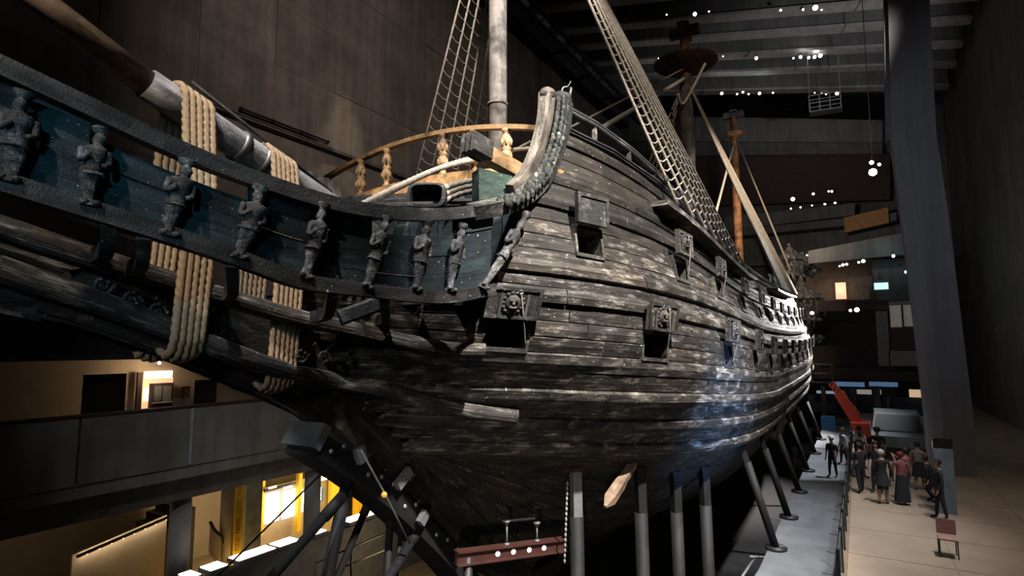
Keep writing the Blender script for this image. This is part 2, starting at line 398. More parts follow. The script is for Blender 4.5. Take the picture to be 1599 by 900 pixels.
# far wall and its storeys
FY = 66
m = MB(); m.span((-20, FY+3, -5), (22, FY+3.3, 34)); wf = struct(m.build('wall_far', M['wall2']))
def fbox(name, mat, x0, y0, x1, y1, Y, dep, tilt=0, parent=wf):
    xc = max((x0+x1)/2, 1150); za = atY(xc, y0, Y).z; zb = atY(xc, y1, Y).z; xa = atY(x0, (y0+y1)/2, Y).x; xb = atY(x1, (y0+y1)/2, Y).x
    c = MB(); p = []
    for z in (zb, za):
        for X, dy in ((xa, 0), (xb, 0), (xb, dep), (xa, dep)): p.append(Vector((X, Y+dy, z+tilt*(X-(xa+xb)/2))))
    c.hexa(p); return c.build(name, mat, parent)
def fquad(name, mat, Y, dep, x0, t0, b0, x1, t1, b1):
    q = [atY(x0, b0, Y), atY(x1, b1, Y)]; r = [atY(x0, t0, Y), atY(x1, t1, Y)]; c = MB(); D = Vector((0, dep, 0))
    c.hexa([q[0], q[1], q[1]+D, q[0]+D, r[0], r[1], r[1]+D, r[0]+D]); return c.build(name, mat, wf)
fquad('roof_shadow_panel', M['black'], FY-1.5, .3, 850, 140, 176, 1385, 152, 186)  # solid black panel painted in for the shade below the roof
fquad('upper_band', M['beam'], FY, 2.5, 850, 175, 220, 1378, 185, 222)
fquad('upper_band', M['wall2'], FY+.3, 2.2, 850, 221, 245, 1378, 223, 240)
fquad('storey_wall', M['darkbrown'], FY+.8, .6, 850, 246, 330, 1390, 241, 312)
fquad('gallery_parapet', M['beam'], FY-1.5, .4, 1120, 340, 362, 1335, 318, 336)
fquad('gallery_soffit', M['wall2'], FY-1.3, 1.5, 1120, 362, 372, 1400, 332, 345)
fbox('storey_wall', M['wall2'], 1100, 363, 1420, 410, FY+1.5, .6)
fbox('amber_panel', plain('amber_panel_paint', (.36, .17, .05), .6), 1318, 332, 1388, 356, FY-2, .3, .16)
fquad('mid_parapet', M['parapet'], 52, .5, 1262, 392, 412, 1420, 362, 396)
fbox('storey_wall', plain('brown_gallery_wall', (.13, .10, .08), .8), 1258, 401, 1362, 470, 58, .4)
fbox('storey_wall', M['column'], 1363, 405, 1440, 455, 56, .4)
fbox('dark_parapet', M['darkbrown'], 1262, 468, 1432, 485, 53, .4)
fbox('dark_parapet', M['darkbrown'], 1358, 446, 1432, 470, 52.6, .4)
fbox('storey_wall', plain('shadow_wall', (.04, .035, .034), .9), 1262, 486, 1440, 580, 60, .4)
fbox('window_pier', M['parapet'], 1370, 486, 1388, 572, 50, .6)
fbox('window_sill', M['parapet'], 1388, 548, 1440, 572, 50, .6)
fbox('window_head', M['parapet'], 1388, 470, 1440, 476, 50, .6)
fbox('pane', plain('grey_lit_pane', (.35, .33, .28), .4, emit=((.5, .47, .38), .12)), 1390, 477, 1408, 512, 50.3, .1)
fbox('pane', plain('grey_lit_pane_two', (.35, .33, .28), .4, emit=((.5, .47, .38), .12)), 1411, 475, 1430, 510, 50.3, .1)
fbox('window_frame', M['darkbrown'], 1388, 511, 1440, 547, 50.2, .2)
fbox('window_mullion', M['darkbrown'], 1408, 476, 1411, 512, 50.1, .2)
fbox('ground_fascia', M['darkbrown'], 1272, 577, 1452, 594, 52, .6)
fbox('blue_light_band', glow('blue_band_light', (.10, .19, .34), .55), 1305, 597, 1350, 604, 52, .2)
fbox('blue_light_band', glow('blue_band_light_two', (.10, .19, .34), .5), 1357, 597, 1402, 604, 52, .2)
fbox('clerestory', glow('clerestory_light', (.4, .36, .3), .5), 1338, 609, 1361, 616, 52.5, .2)
fbox('clerestory', glow('clerestory_light_b', (.4, .36, .3), .5), 1366, 609, 1376, 616, 52.5, .2)
fbox('clerestory', glow('clerestory_cool', (.35, .42, .5), .5), 1275, 611, 1306, 615, 52.5, .2)
fbox('lit_opening', glow('amber_opening', (.7, .5, .32), .7), 1420, 609, 1445, 621, 52.5, .2)
fbox('ground_wall', plain('blue_black_wall', (.018, .03, .045), .8), 1262, 620, 1460, 648, 53, .3)
fbox('ground_wall', M['wall2'], 1262, 648, 1460, 700, 54, .3)
for (x0, y0, x1, y1) in ((1328, 608, 1338, 676), (1366, 604, 1376, 672), (1283, 604, 1290, 660), (1385, 620, 1390, 652)):
    fbox('pier', M['wall2'], x0, y0, x1, y1, 51, .5)
fbox('blue_booth', plain('blue_booth_glow', (.03, .10, .19), .5, emit=((.03, .10, .2), .12)), 1283, 652, 1304, 700, 46, 1.2)  # booth colour has a faint glow built in to look lit blue
m = MB(); m.span((17, -12, -1), (17.3, 70, 34)); struct(m.build('wall_right', M['wall2']))

# ================================================================== THE SHIP
ship = thing('warship', (0, 14, -1.8), 'huge dark old wooden warship with rows of gunports, seen from its bow', 'ship')
STEM = [(-1.5, 15.0), (-.6, 13.6), (0.3, 12.4), (1.4, 11.3), (2.5, 10.2), (3.8, 8.6), (4.6, 7.7), (5.4, 7.0), (6.4, 6.6), (8, 6.4), (13, 6.4)]
BZ = [(-1.5, .25), (-1, 2.2), (-.4, 3.4), (.5, 4.5), (1.5, 5.35), (2.5, 5.8), (3.5, 5.98), (4.4, 5.98), (5.2, 5.86), (6, 5.6), (7, 5.2), (8, 4.85), (9, 4.6), (11, 4.25), (14, 3.5)]
LE = [(-1.5, 15), (.3, 12.5), (2.5, 11.0), (3.8, 11.5), (4.6, 12.2), (5.4, 13), (9, 13)]
PE = [(-1.5, 1.8), (.3, 2.4), (2.5, 3.2), (3.8, 3.6), (4.6, 3.8), (5.4, 4.0), (9, 4.0)]
ZA = 2.85; YEND = 54
def sh(Y): return (max(0, 24-Y)/13)**1.35
def zline(z0, Y):
    z = z0+(.75+max(0, z0-7)*.2)*(sh(Y)-sh(11.2))
    if Y > 28: z += (.5+max(0, z0-3)*.16)*((Y-28)/26)**2
    return z
def hx(Y, z):
    t = (Y-interp(z, STEM))/interp(z, LE)
    if t <= 0: return 0.
    f = 1-(1-min(t, 1))**interp(z, PE)
    zz = z-(.5+max(0, z-3)*.16)*max(0, (Y-28)/26)**2*.8
    if Y > 38:
        s = (Y-38)/16; f *= 1-(.14+.5*max(0, (3.2-zz)/5))*s**2.2
    return interp(zz, BZ)*f
def keelz(Y):     # profile of stem and keel at station Y
    if Y >= STEM[0][1]: return STEM[0][0]
    for (z0, y0), (z1, y1) in zip(STEM, STEM[1:]):
        if Y >= y1: return z0+(z1-z0)*(y0-Y)/(y0-y1)
    return 9
def zlow(v, Y): return keelz(Y)+.05+v*(zline(ZA, Y)-keelz(Y)-.05)
def hp(Y, z): return Vector((hx(Y, z), Y, z))
def hn(Y, z):
    a = hp(Y+.15, z)-hp(Y-.15, z); b = hp(Y, z+.12)-hp(Y, z-.12)
    n = a.cross(b)
    if n.x < 0: n = -n
    if n.length < 1e-6: n = Vector((.5, -.8, 0))
    return n.normalized()
def on_hull(x, y):
    d = ray(x, y); t = 3.0
    while t < 70:
        p = CAM+d*t
        if p.x < hx(p.y, p.z) and p.y < YEND: return p
        t += .03
    return CAM+d*12
# inner shell (both sides), dark; the planks are its sub-parts
def frange(a, b, n): return [a+(b-a)*i/n for i in range(n+1)]
TL = [2.85, 3.12, 3.41, 3.69, 3.99, 4.29, 4.62, 4.97, 5.26, 5.56, 5.89, 6.2, 6.44, 6.72, 6.95, 7.24, 7.54, 7.82, 8.1, 8.36, 8.66, 8.98, 9.3, 9.62]
def pj(p):
    v = p-CAM; z = v.dot(FW); return 799.5+F*v.dot(RT)/z, 450-F*v.dot(UP)/z
def ystart(z0):
    Y = 7.0
    while Y < 11:
        x, y = pj(hp(Y, zline(z0, Y)))
        lx = interp(y, [(150, 880), (200, 874), (250, 861), (290, 842), (335, 826), (452, 757), (470, 752)])
        if x > lx-6: return Y
        Y += .03
    return 10.2
sm = MB()
YS = [10.4, 11, 12, 13, 14, 15, 16, 17, 18, 20, 22, 25, 28, 31, 34, 37, 40, 43, 46, 49, 52, 54]
ZF = [(0, v) for v in (0, .15, .3, .45, .6, .8)]+[(1, z) for z in (2.85, 3.7, 4.6, 5.5, 6.3, 7.2, 8.1, 9.0, 9.5)]
def zf(k, Y): return zlow(k[1], Y) if k[0] == 0 else zline(k[1], Y)
for sgn in (1, -1):
    rows = []
    for Y in YS:
        rows.append([Vector((sgn*max(0.02, hx(Y, zf(k, Y))-(.5 if sgn > 0 else 0)), Y, zf(k, Y))) for k in ZF])
    sm.grid(rows)
    # bow part of the shell runs to the stem at every level
    rows = []
    for k in ZF[3:10]:
        r = []
        for i in range(9):
            Y = 10.4; z = zf(k, Y); y0 = interp(z, STEM); yy = y0+(Y-y0)*i/8
            zz = z+(zline(k[1], yy)-zline(k[1], Y) if k[0] else 0)
            r.append(Vector((sgn*max(.02, hx(yy, zz)-(.4*i/8 if sgn > 0 else 0)), yy, zz)))
        rows.append(r)
    sm.grid(rows)
# decks and transom close the shell
sm.grid([[Vector((-hx(Y, zline(8.3, Y))+.1, Y, zline(8.3, Y))), Vector((hx(Y, zline(8.3, Y))-.3, Y, zline(8.3, Y)))] for Y in YS])
sm.grid([[Vector((-hx(54, zf(k, 54)), 54, zf(k, 54))), Vector((hx(54, zf(k, 54)), 54, zf(k, 54)))] for k in ZF])
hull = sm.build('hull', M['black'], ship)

LP = [9.05+3.4*i if i else 9.05 for i in range(12)]; LP = [9.3, 12.15]+[15.5+3.4*i for i in range(10)]
UPT = [10.75, 14.0]+[17.1+3.4*i for i in range(9)]
LW, UW = .40, .36
def frame_at(Y, z0):
    z = zline(z0, Y); n = hn(Y, z); t = (hp(Y+.1, zline(z0, Y+.1))-hp(Y-.1, zline(z0, Y-.1))).normalized()
    u = n.cross(t)
    if u.z < 0: u = -u
    return hp(Y, z), t, u, n
def cuts(z0, z1):
    c = []
    for ys_, lo, hi, w_ in ((LP, 4.97, 5.56, LW), (UPT, 6.95, 7.54, UW)):
        if z1 > lo+.01 and z0 < hi-.01:
            for y in ys_:
                P_, t_, u_, n_ = frame_at(y, lo); k = 0; dz = (z0+z1)/2-lo
                wy = (w_+(.08 if y == LP[0] and lo < 5 else 0))*abs(t_.y)
                c.append((y+k*dz-wy, y+k*dz+wy))
    return c
def plank(lo, hi, ya, yb, th, mat, name, bulge=0.0, wob=.012):
    n = max(2, int((yb-ya)/(.45 if yb < 17 else .9)))
    mb = MB(); rows = []; uvs = []; L = 0; prev = None
    sd = random.uniform(0, 100)
    e = .03 if bulge > .02 else .012
    prof = [(0.0, -.10), (.006, th-e), (.05, th-.003), (.5, th+bulge), (.95, th-.003), (.994, th-e), (1.0, -.10)]
    for i in range(n+1):
        Y = ya+(yb-ya)*i/n; a = lo(Y); b = hi(Y); r = []; u = []
        nv = hn(Y, (a+b)/2)
        P0 = hp(Y, (a+b)/2)
        if prev: L += (P0-prev).length
        prev = P0
        w1 = wob*noise.noise(Vector((Y*1.3, sd, 0))); w2 = wob*noise.noise(Vector((Y*1.3, sd+9, 0)))
        for f, d in prof:
            z = a+.0035+w1*.4+(b-a-.007-w1*.4+w2*.4)*f
            dd = d+(wob*1.3*noise.noise(Vector((Y*2.1, sd+f*2, 3))) if d > 0 else 0)
            r.append(hp(Y, z)+nv*dd); u.append((L, f*(b-a)+sd))
        rows.append(r); uvs.append(u)
    mb.grid(rows, False, uvs)
    for r, fl in ((rows[0], 0), (rows[-1], 1)):
        mb.add(r, [tuple(range(len(r))) if fl else tuple(range(len(r)-1, -1, -1))])
    return mb.build(name, mat, hull)
WALE = {2.85: .10, 3.41: .09, 3.99: .10, 4.62: .05, 5.89: .12, 6.44: .12, 7.82: .10, 8.36: .06, 9.3: .09}
def zmin_start(z0):
    """first station where a plank at level z0 leaves the stem"""
    Y = 4.0
    while Y < 20 and hx(Y, zline(z0, Y)) < .2: Y += .05
    return Y
for z0, z1 in zip(TL, TL[1:]):
    zm = (z0+z1)/2
    s0 = max(ystart(zm), zmin_start(zm)) if zm > 6.1 else zmin_start(zm)
    brk = [s0]; y = s0
    while y < YEND-3:
        y += random.uniform(2.4, 4.6) if y < 15 else random.uniform(5, 8) if y < 26 else random.uniform(9, 14)
        brk.append(min(y, YEND))
    brk[-1] = YEND
    C = cuts(z0, z1); segs = []
    for a, b in zip(brk, brk[1:]):
        pieces = [(a+.008, b-.008)]
        for c0, c1 in C:
            q = []
            for p0, p1 in pieces:
                if c1 <= p0 or c0 >= p1: q.append((p0, p1)); continue
                if c0-p0 > .15: q.append((p0, c0))
                if p1-c1 > .15: q.append((c1, p1))
            pieces = q
        segs += pieces
    if C and segs:       # far strakes between ports: keep as whole pieces from port to port
        pass
    th0 = WALE.get(z0, .035)
    for a, b in segs:
        th = th0+random.uniform(-.007, .008)
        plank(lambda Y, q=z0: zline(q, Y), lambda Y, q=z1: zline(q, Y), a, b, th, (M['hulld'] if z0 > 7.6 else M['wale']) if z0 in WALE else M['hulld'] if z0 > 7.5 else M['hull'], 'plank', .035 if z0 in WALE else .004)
# bottom strakes fan in from the stem
VL = [.10, .22, .33, .43, .52, .60, .68, .76, .84, .92, 1.0]
for v0, v1 in zip(VL, VL[1:]):
    Y = 7.5
    while hx(Y, zlow(v0, Y)) < .22 and Y < 16: Y += .05
    brk = [Y]
    while Y < 30: Y += random.uniform(3, 6) if Y < 16 else 9; brk.append(min(Y, 40))
    for a, b in zip(brk, brk[1:]):
        plank(lambda Y, q=v0: zlow(q, Y), lambda Y, q=v1: zlow(q, Y), a+.01, b-.01, .03+random.uniform(-.01, .015), M['bottom'], 'bottom_plank', .004)
# ---- gunports: frame, open lid with carved mask, ring and rope
def port(Y, zlo, zhi, hw, lidtilt, detail, lid=True):
    P0, t, u, n = frame_at(Y, zlo)
    Q = hp(Y, zline(zhi, Y)); up = (Q-P0)*.5+Vector((0, 0, .5*(Q.z-P0.z))); H = up.length; up.normalize(); P1 = P0+up*H; nn = t.cross(up); nn = nn if nn.x > 0 else -nn
    fr = MB(); dep = .42; w2 = hw
    def q(a, b, c): return P0+t*a+up*b+nn*c
    bw = .045
    for a0, a1, b0, b1 in ((-w2-.01, -w2+bw, -.03, H+.03), (w2-bw, w2+.01, -.03, H+.03), (-w2+bw, w2-bw, -.03, bw), (-w2+bw, w2-bw, H-bw, H+.03)):
        fr.hexa([q(a0, b0, .075), q(a1, b0, .075), q(a1, b0, -dep), q(a0, b0, -dep), q(a0, b1, .075), q(a1, b1, .075), q(a1, b1, -dep), q(a0, b1, -dep)])
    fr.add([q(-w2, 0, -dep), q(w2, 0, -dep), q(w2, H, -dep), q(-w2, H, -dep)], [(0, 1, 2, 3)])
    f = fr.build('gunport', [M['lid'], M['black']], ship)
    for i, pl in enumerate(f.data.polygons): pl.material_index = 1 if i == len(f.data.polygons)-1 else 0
    if not lid: return
    # lid hinged at the head of the port, swung up against the side
    lw = w2+.04; lh = H*1.0; th = .09
    c, s = math.cos(lidtilt), math.sin(lidtilt)
    d = up*c+nn*s; o = nn*c-up*s
    B = P1+nn*.25+up*.02
    def r(a, b, k): return B+t*a+d*b+o*k
    lb = MB()
    lb.hexa([r(-lw, 0, 0), r(lw, 0, 0), r(lw, 0, -th), r(-lw, 0, -th), r(-lw, lh, 0), r(lw, lh, 0), r(lw, lh, -th), r(-lw, lh, -th)])
    L = lb.build('port_lid', M['lid'], ship)
    eb = MB()
    for a0, a1, b0, b1 in ((-lw, -lw+.07, 0, lh), (lw-.07, lw, 0, lh), (-lw+.07, lw-.07, lh-.07, lh), (-lw+.07, lw-.07, 0, .06)):
        eb.hexa([r(a0, b0, .025), r(a1, b0, .025), r(a1, b0, -.01), r(a0, b0, -.01), r(a0, b1, .025), r(a1, b1, .025), r(a1, b1, -.01), r(a0, b1, -.01)])
    eb.build('lid_batten', M['lid'], L)
    if detail:
        k = MB(); R3 = Matrix((t, d, o)).transposed()
        cx = -.02; cy = lh*.5
        k.ball(r(cx, cy, .0), .17, (1, 1, .45), 12, 8, .05, R3)
        k.ball(r(cx-.05, cy+.05, .075), .035, n=6, m=4); k.ball(r(cx+.05, cy+.05, .075), .035, n=6, m=4)
        k.ball(r(cx, cy-.01, .085), .04, (1, 1.2, .8), 6, 4, 0, R3); k.ball(r(cx, cy-.08, .06), .07, (1.2, .7, .7), 8, 5, 0, R3)
        for a in range(14):
            an = a/14*2*math.pi; k.ball(r(cx+.19*math.cos(an), cy+.19*math.sin(an), .01), .05, (1, 1, .6), 6, 4, .1, R3)
        k.build('lion_mask', M['lid'], L)
        g = MB(); c0 = r(.08, lh-.09, .05)
        g.tube([c0+t*.04*math.cos(a/10*2*math.pi)+d*.04*math.sin(a/10*2*math.pi) for a in range(11)], .012, 6)
        g.build('ring', M['iron'], L)
        g = MB(); e = P0+t*(w2-.05)+up*.12+nn*.05
        g.tube(spline([c0, c0.lerp(e, .45)+nn*.05-up*.02, e], 6), .014, 6); g.build('lid_rope', M['rope2'], L)
        for sx in (-.25, .25):
            g = MB(); g.beam(r(sx, .02, .03), r(sx, lh*.8, .03), .05, .012, o); g.build('hinge_strap', M['iron'], L)
for i, Y in enumerate(LP): port(Y, 4.97, 5.56, LW if i else LW+.08, .10, i < 4)
for i, Y in enumerate(UPT):
    port(Y, 6.95, 7.54, UW, .16, 0 < i < 3)
# filler board beside the first upper port
for px in (905, 925):
    pass

# ---- knee of the head, stem and cheeks
def triple(L): return [atX(x, y, X) for x, y, X in L]
KB = triple([(40, 486, 0), (130, 512, 0), (300, 572, 0), (420, 622, 0), (490, 662, 0), (600, 745, 0), (700, 852, 0), (730, 885, 0)])
kb = spline(KB, 4)+[Vector((0, 13.6, -1.0)), Vector((0, 14.9, -1.6))]
ktop = [Vector((0, p.y+(.5 if p.z > 4.6 else 1.5), min(p.z+1.1, 6.2))) for p in kb]
st = MB()
def slabpts(a, b, hw):
    rows = [[Vector((-hw, q.y, q.z)) for q in a], [Vector((-hw, q.y, q.z)) for q in b], [Vector((hw, q.y, q.z)) for q in b], [Vector((hw, q.y, q.z)) for q in a], [Vector((-hw, q.y, q.z)) for q in a]]
    return rows
rows = slabpts(kb, ktop, .26)
uvr = [[(i*.3, j*.35) for i in range(len(kb))] for j in range(5)]
st.grid(rows, False, uvr)
st.build('stem_knee', M['bottom'], ship)
m = MB(); m.box((0, 34.6, -1.65), (.5, 39.5, .5)); m.build('keel', M['bottom'], ship)
def railprof(w, h): # moulded section
    return [(-w/2, -h/2), (w*.35, -h/2), (w*.5, -h*.3), (w*.42, -h*.05), (w*.56, h*.15), (w*.56, h*.38), (w*.4, h/2), (-w/2, h/2)]
def roundprof(w, h): return [(-w/2, -h/2), (w*.25, -h/2), (w*.43, -h*.34), (w*.5, -h*.1), (w*.5, h*.1), (w*.43, h*.34), (w*.25, h/2), (-w/2, h/2)]
def mould(name, pts, w, h, mat, parent, n=6, sc_=None, pf=None):
    q = spline(pts, n)
    mb = MB(); mb.path(q, (pf or railprof)(w, h), (0, 0, 1), False, sc_)
    return mb.build(name, mat, parent)
C1 = triple([(-10, 352, .42), (130, 398, .45), (280, 443, .48), (455, 494, .75)])+[on_hull(x, y)+Vector((.14, -.10, 0)) for x, y in ((560, 517), (640, 535), (700, 545), (752, 547))]
C2 = triple([(-10, 418, .36), (130, 466, .38), (270, 517, .42), (420, 573, .62)])+[on_hull(x, y)+Vector((.19, -.16, 0)) for x, y in ((520, 594), (600, 607), (700, 634), (800, 648))]
for nm, c, w_, h_ in (('cheek_rail', C1, .30, .26), ('cheek_rail', C2, .36, .30)):
    mould(nm, c, w_, h_, M['wale'], ship, pf=roundprof)
    mould(nm, [Vector((-p.x, p.y, p.z)) for p in c], w_, h_, M['wale'], ship)
# knee boards filling between the cheeks on the knee
for (ya, yb, yc, yd, x0, x1) in ((415, 428, 462, 476, -10, 130), (455, 470, 500, 515, 130, 290)):
    pass
kn = MB(); a = triple([(-20, 436, .2), (130, 482, .2), (280, 530, .2), (420, 585, .2), (520, 610, .2)]); b = triple([(-20, 478, .2), (130, 512, .2), (300, 572, .2), (420, 622, .2), (520, 668, .2)])
kn.grid([[p for p in a], [p for p in b]]); kn.grid([[Vector((-p.x, p.y, p.z)) for p in a], [Vector((-p.x, p.y, p.z)) for p in b]])
kn.build('knee_board', M['rail'], ship)
# pierced carving between the cheeks: scrolls
def scroll(c, r, dirx, diry, n, mat, parent, name='scroll_carving'):
    mb = MB(); pts = []
    for i in range(22):
        a = i/21*3.2*math.pi; rr = r*(1-i/26)
        pts.append(c+dirx*(rr*math.cos(a))+diry*(rr*math.sin(a)))
    mb.tube(pts, r*.2, 6, r*.08); 
    for k in range(5):
        p = pts[k*3]; mb.ball(p+Vector((.03, 0, 0)), r*.2, n=6, m=4, jit=.2)
    mb.build(name, mat, parent)
for (x, y) in ((160, 445), (205, 470), (245, 488), (320, 520), (355, 525), (470, 555), (505, 560), (545, 560)):
    p = atX(x, y, .36 if x < 450 else .75); scroll(p, .13, Vector((0, 1, 0)), Vector((0, 0, 1)) if x % 2 else Vector((0, 0, -1)), 0, M['figure'], ship)

# ---- head rails, screens and carved figures of the beakhead
def plan(x, y, off=0, kx=1.087):   # point of the pixel ray on the beakhead side X = kx + .244 Y
    d = ray(x, y); t = (kx+off+.244*CAM.y-CAM.x)/(d.x-.244*d.y); return CAM+d*t
UR_px = [(876, 158), (872, 200), (859, 248), (838, 288), (800, 316), (735, 331), (650, 336), (540, 324), (420, 289), (280, 236), (130, 166), (-30, 92)]
MR_px = [(768, 452), (700, 464), (640, 462), (560, 452), (470, 440), (380, 408), (275, 372), (130, 326), (-30, 276)]
UR = [plan(x, y) for x, y in UR_px]; MR = [plan(x, y) for x, y in MR_px]
head = part('beakhead', ship)
def thick(t): return 1.75-.75*min(1, t/.32)
urs = spline(UR, 5)
mould('head_rail', UR[3:], .20, .20, M['rail'], head, 5)
# the corner timber the rail sweeps up into: two mouldings side by side and a knob
PO = UR[:6]
q = spline(PO, 6); mb = MB(); mb.path(q, [(-.2, -.19), (.14, -.19), (.2, -.12), (.2, .0), (.15, .03), (.2, .08), (.18, .19), (-.2, .19)], (0, -1, .25), False, lambda t: 1.0-.35*t)
mb.build('corner_timber', M['post'], head)
q2 = [p+Vector((-.12, -.40, .02)) for p in q[:22]]
mb = MB(); mb.path(q2, [(-.13, -.13), (.13, -.13), (.15, 0), (.13, .13), (-.13, .13)], (0, -1, .25), False, lambda t: 1-.3*t); mb.build('corner_timber', M['post2'], head)
mb = MB(); mb.ball(UR[0]+Vector((0, 0, .02)), .23, (1, 1, .8), 10, 7, .05); mb.build('timber_head', M['post'], head)
mb = MB(); mb.ball(q2[0]+Vector((0, 0, .0)), .18, (1, 1, .8), 10, 7, .05); mb.build('timber_head', M['post2'], head)
mb = MB(); p = UR[0]; mb.tube(spline([p+Vector((0, 0, .1)), p+Vector((.02, .05, .3)), p+Vector((.1, .12, .34)), p+Vector((.16, .15, .46))], 4), .025, 6, .012); mb.tube([p+Vector((.15, .1, .05)), p+Vector((.18, .12, .3))], .03, 6); mb.build('iron_hook', M['iron'], head)
for k in range(24):     # leaf scales carved up the face of the timber
    i = 1+k*1.05; a = q[int(i)]; b_ = q[int(i)+1]; pp = a.lerp(b_, i % 1); tg = (b_-a).normalized()
    for s_ in (-1, 0, 1):
        mb = MB(); c_ = pp+Vector((.15-.03*abs(s_), -.17+.02*abs(s_), 0))+Vector((.5, .85, 0))*(.11*s_)+tg*(.04*(s_ % 2))
        mb.ball(c_, .06+.02*random.random(), (.75, .75, 1.5), 7, 5, .3); mb.build('leaf_scale', M['post'], head)
mould('waist_rail', MR, .22, .2, M['rail'], head, 5)
mould('head_rail', [Vector((-p.x, p.y, p.z)) for p in UR[3:]], .2, .2, M['rail'], head, 4)
mould('waist_rail', [Vector((-p.x, p.y, p.z)) for p in MR], .2, .2, M['rail'], head, 4)
def on_curve(pts, Y):
    for a, b in zip(pts, pts[1:]):
        if (a.y-Y)*(b.y-Y) <= 0 and abs(a.y-b.y) > 1e-6: return a.lerp(b, (Y-a.y)/(b.y-a.y))
    return pts[0] if abs(pts[0].y-Y) < abs(pts[-1].y-Y) else pts[-1]
urc = spline(UR[3:], 8); mrc = spline(MR, 8)
FIGX = [(155, 200, 137, 322), (292, 250, 262, 370), (408, 292, 372, 405), (508, 320, 474, 436), (606, 340, 570, 452), (668, 345, 648, 455), (722, 350, 702, 456)]
ysf = []
for (tx, ty, bx, by) in FIGX: ysf.append((plan(tx, ty).y+plan(bx, by).y)/2)
ysf = [plan(-30, 92).y]+ysf+[8.7]
# boards
for i in range(len(ysf)-1):
    ya, yb = ysf[i]+.02, ysf[i+1]-.02
    for r in range(4):
        if r == 3 and i in (1, 2, 5, 6): continue
        f0, f1 = r/4+.003, (r+1)/4-.003
        if r == 3: f1 = .93
        n = 4; rows = []; uv = []
        o = random.uniform(-.02, .02); sd = random.uniform(0, 50)
        for d in (-.07+o, -.11+o):
            rr = []
            for j in range(n+1):
                Y = ya+(yb-ya)*j/n; a = on_curve(mrc, Y); b = on_curve(urc, Y)
                rr.append((a.lerp(b, f0)+Vector((d, 0, 0)), a.lerp(b, f1)+Vector((d, 0, 0)), j))
            rows.append(rr)
        mb = MB()
        A = [x[0] for x in rows[0]]; B = [x[1] for x in rows[0]]; Cc = [x[1] for x in rows[1]]; D = [x[0] for x in rows[1]]
        U = [[((yb-ya)*j/n+sd, k*.25) for j in range(n+1)] for k in range(5)]
        mb.grid([D, A, B, Cc, D], False, U); mb.build('screen_board', M['screen'], head)
# grating slats / beams inside the beakhead
for k in range(5):
    Y = 7.3+k*.6; X = 1.0+.244*Y
    mb = MB(); mb.beam((-X, Y, 6.0), (X-.2, Y, 6.0), .12, .14); mb.build('beakhead_beam', M['rail'], head)
for k in range(14):
    x = -1.9+k*.29
    mb = MB(); mb.beam((x*.75, 7.1, 6.14), (x*1.1, 9.6, 6.14), .11, .05); mb.build('deck_slat', M['lid'], head)
mb = MB(); mb.beam(atX(530, 497, 1.55), atX(598, 472, 1.9), .14, .26, cham=.04); mb.build('broken_timber', M['lid'], head)
# carved warrior figures
def figure(top, bot, seed, out, parent, wide=1.0):
    rnd = random.Random(seed); H = (top-bot).length; up = (top-bot)/H
    side = Vector((.22, .97, 0)); side = (side-up*side.dot(up)).normalized(); fwd = side.cross(up)
    if fwd.dot(out) < 0: fwd = -fwd
    prof = [(.00, .10, .08), (.03, .105, .085), (.06, .075, .07), (.10, .062, .06), (.18, .075, .068), (.25, .085, .075), (.33, .10, .085), (.40, .115, .092), (.45, .12, .095), (.50, .10, .085), (.56, .095, .08), (.62, .115, .09), (.69, .14, .10), (.74, .13, .09), (.765, .06, .06), (.785, .05, .055), (.81, .065, .075), (.85, .074, .085), (.885, .066, .075), (.91, .05, .055), (.93, .065, .065), (.96, .10, .09), (1.0, .11, .10)]
    mb = MB(); n = 12; rows = []
    for f, a, b in prof:
        sway = .02*math.sin(f*5+seed); r = []
        for k in range(n):
            an = 2*math.pi*k/n; e = 1+rnd.uniform(-.16, .18)
            split = 1-.45*max(0, math.cos(an*2-math.pi))*(1 if .1 < f < .38 and abs(math.sin(an)) > .8 else 0)
            r.append(bot+up*(f*H)+side*(a*wide*e*math.cos(an)+sway)+fwd*(b*e*split*math.sin(an)))
        r.append(r[0]); rows.append(r)
    mb.grid(rows, True)
    o = mb.build('carved_figure', M['figure'], parent)
    for s in (-1, 1):
        mb = MB(); sh0 = bot+up*(.71*H)+side*(.14*s*wide)
        el = bot+up*(.55*H)+side*(.15*s*wide)+fwd*.03; ha = bot+up*((.5 if s > 0 else .62)*H)+side*(.07*s)+fwd*.12
        mb.tube(spline([sh0, el, ha], 4), .04, 7, .028); mb.build('arm', M['figure'], o)
    mb = MB(); mb.tube([bot+up*(.4*H)+side*(.115*wide*math.cos(k/10*2*math.pi))+fwd*(.092*math.sin(k/10*2*math.pi)) for k in range(11)], .02, 6); mb.build('belt', M['figure'], o)
    for s in (-1, 1):
        mb = MB(); mb.ball(bot+up*(.04*H)+side*(.06*s)+fwd*.06, .045, (1, 1.2, .8), 7, 4, .15); mb.build('foot', M['figure'], o)
for i, (tx, ty, bx, by) in enumerate(FIGX):
    figure(plan(tx, ty, .08), plan(bx, by, .08), i+3, Vector((1, -.3, 0)), head, .82+.08*(i % 3))
figure(plan(824, 335, .12), plan(752, 452, .12), 31, Vector((1, -.4, 0)), head, .8)
for (x, y, X) in ((60, 200, 0), (40, 260, 0)): pass
figure(plan(40, 145, .08), plan(10, 285, .08), 51, Vector((1, -.3, 0)), head, .9)
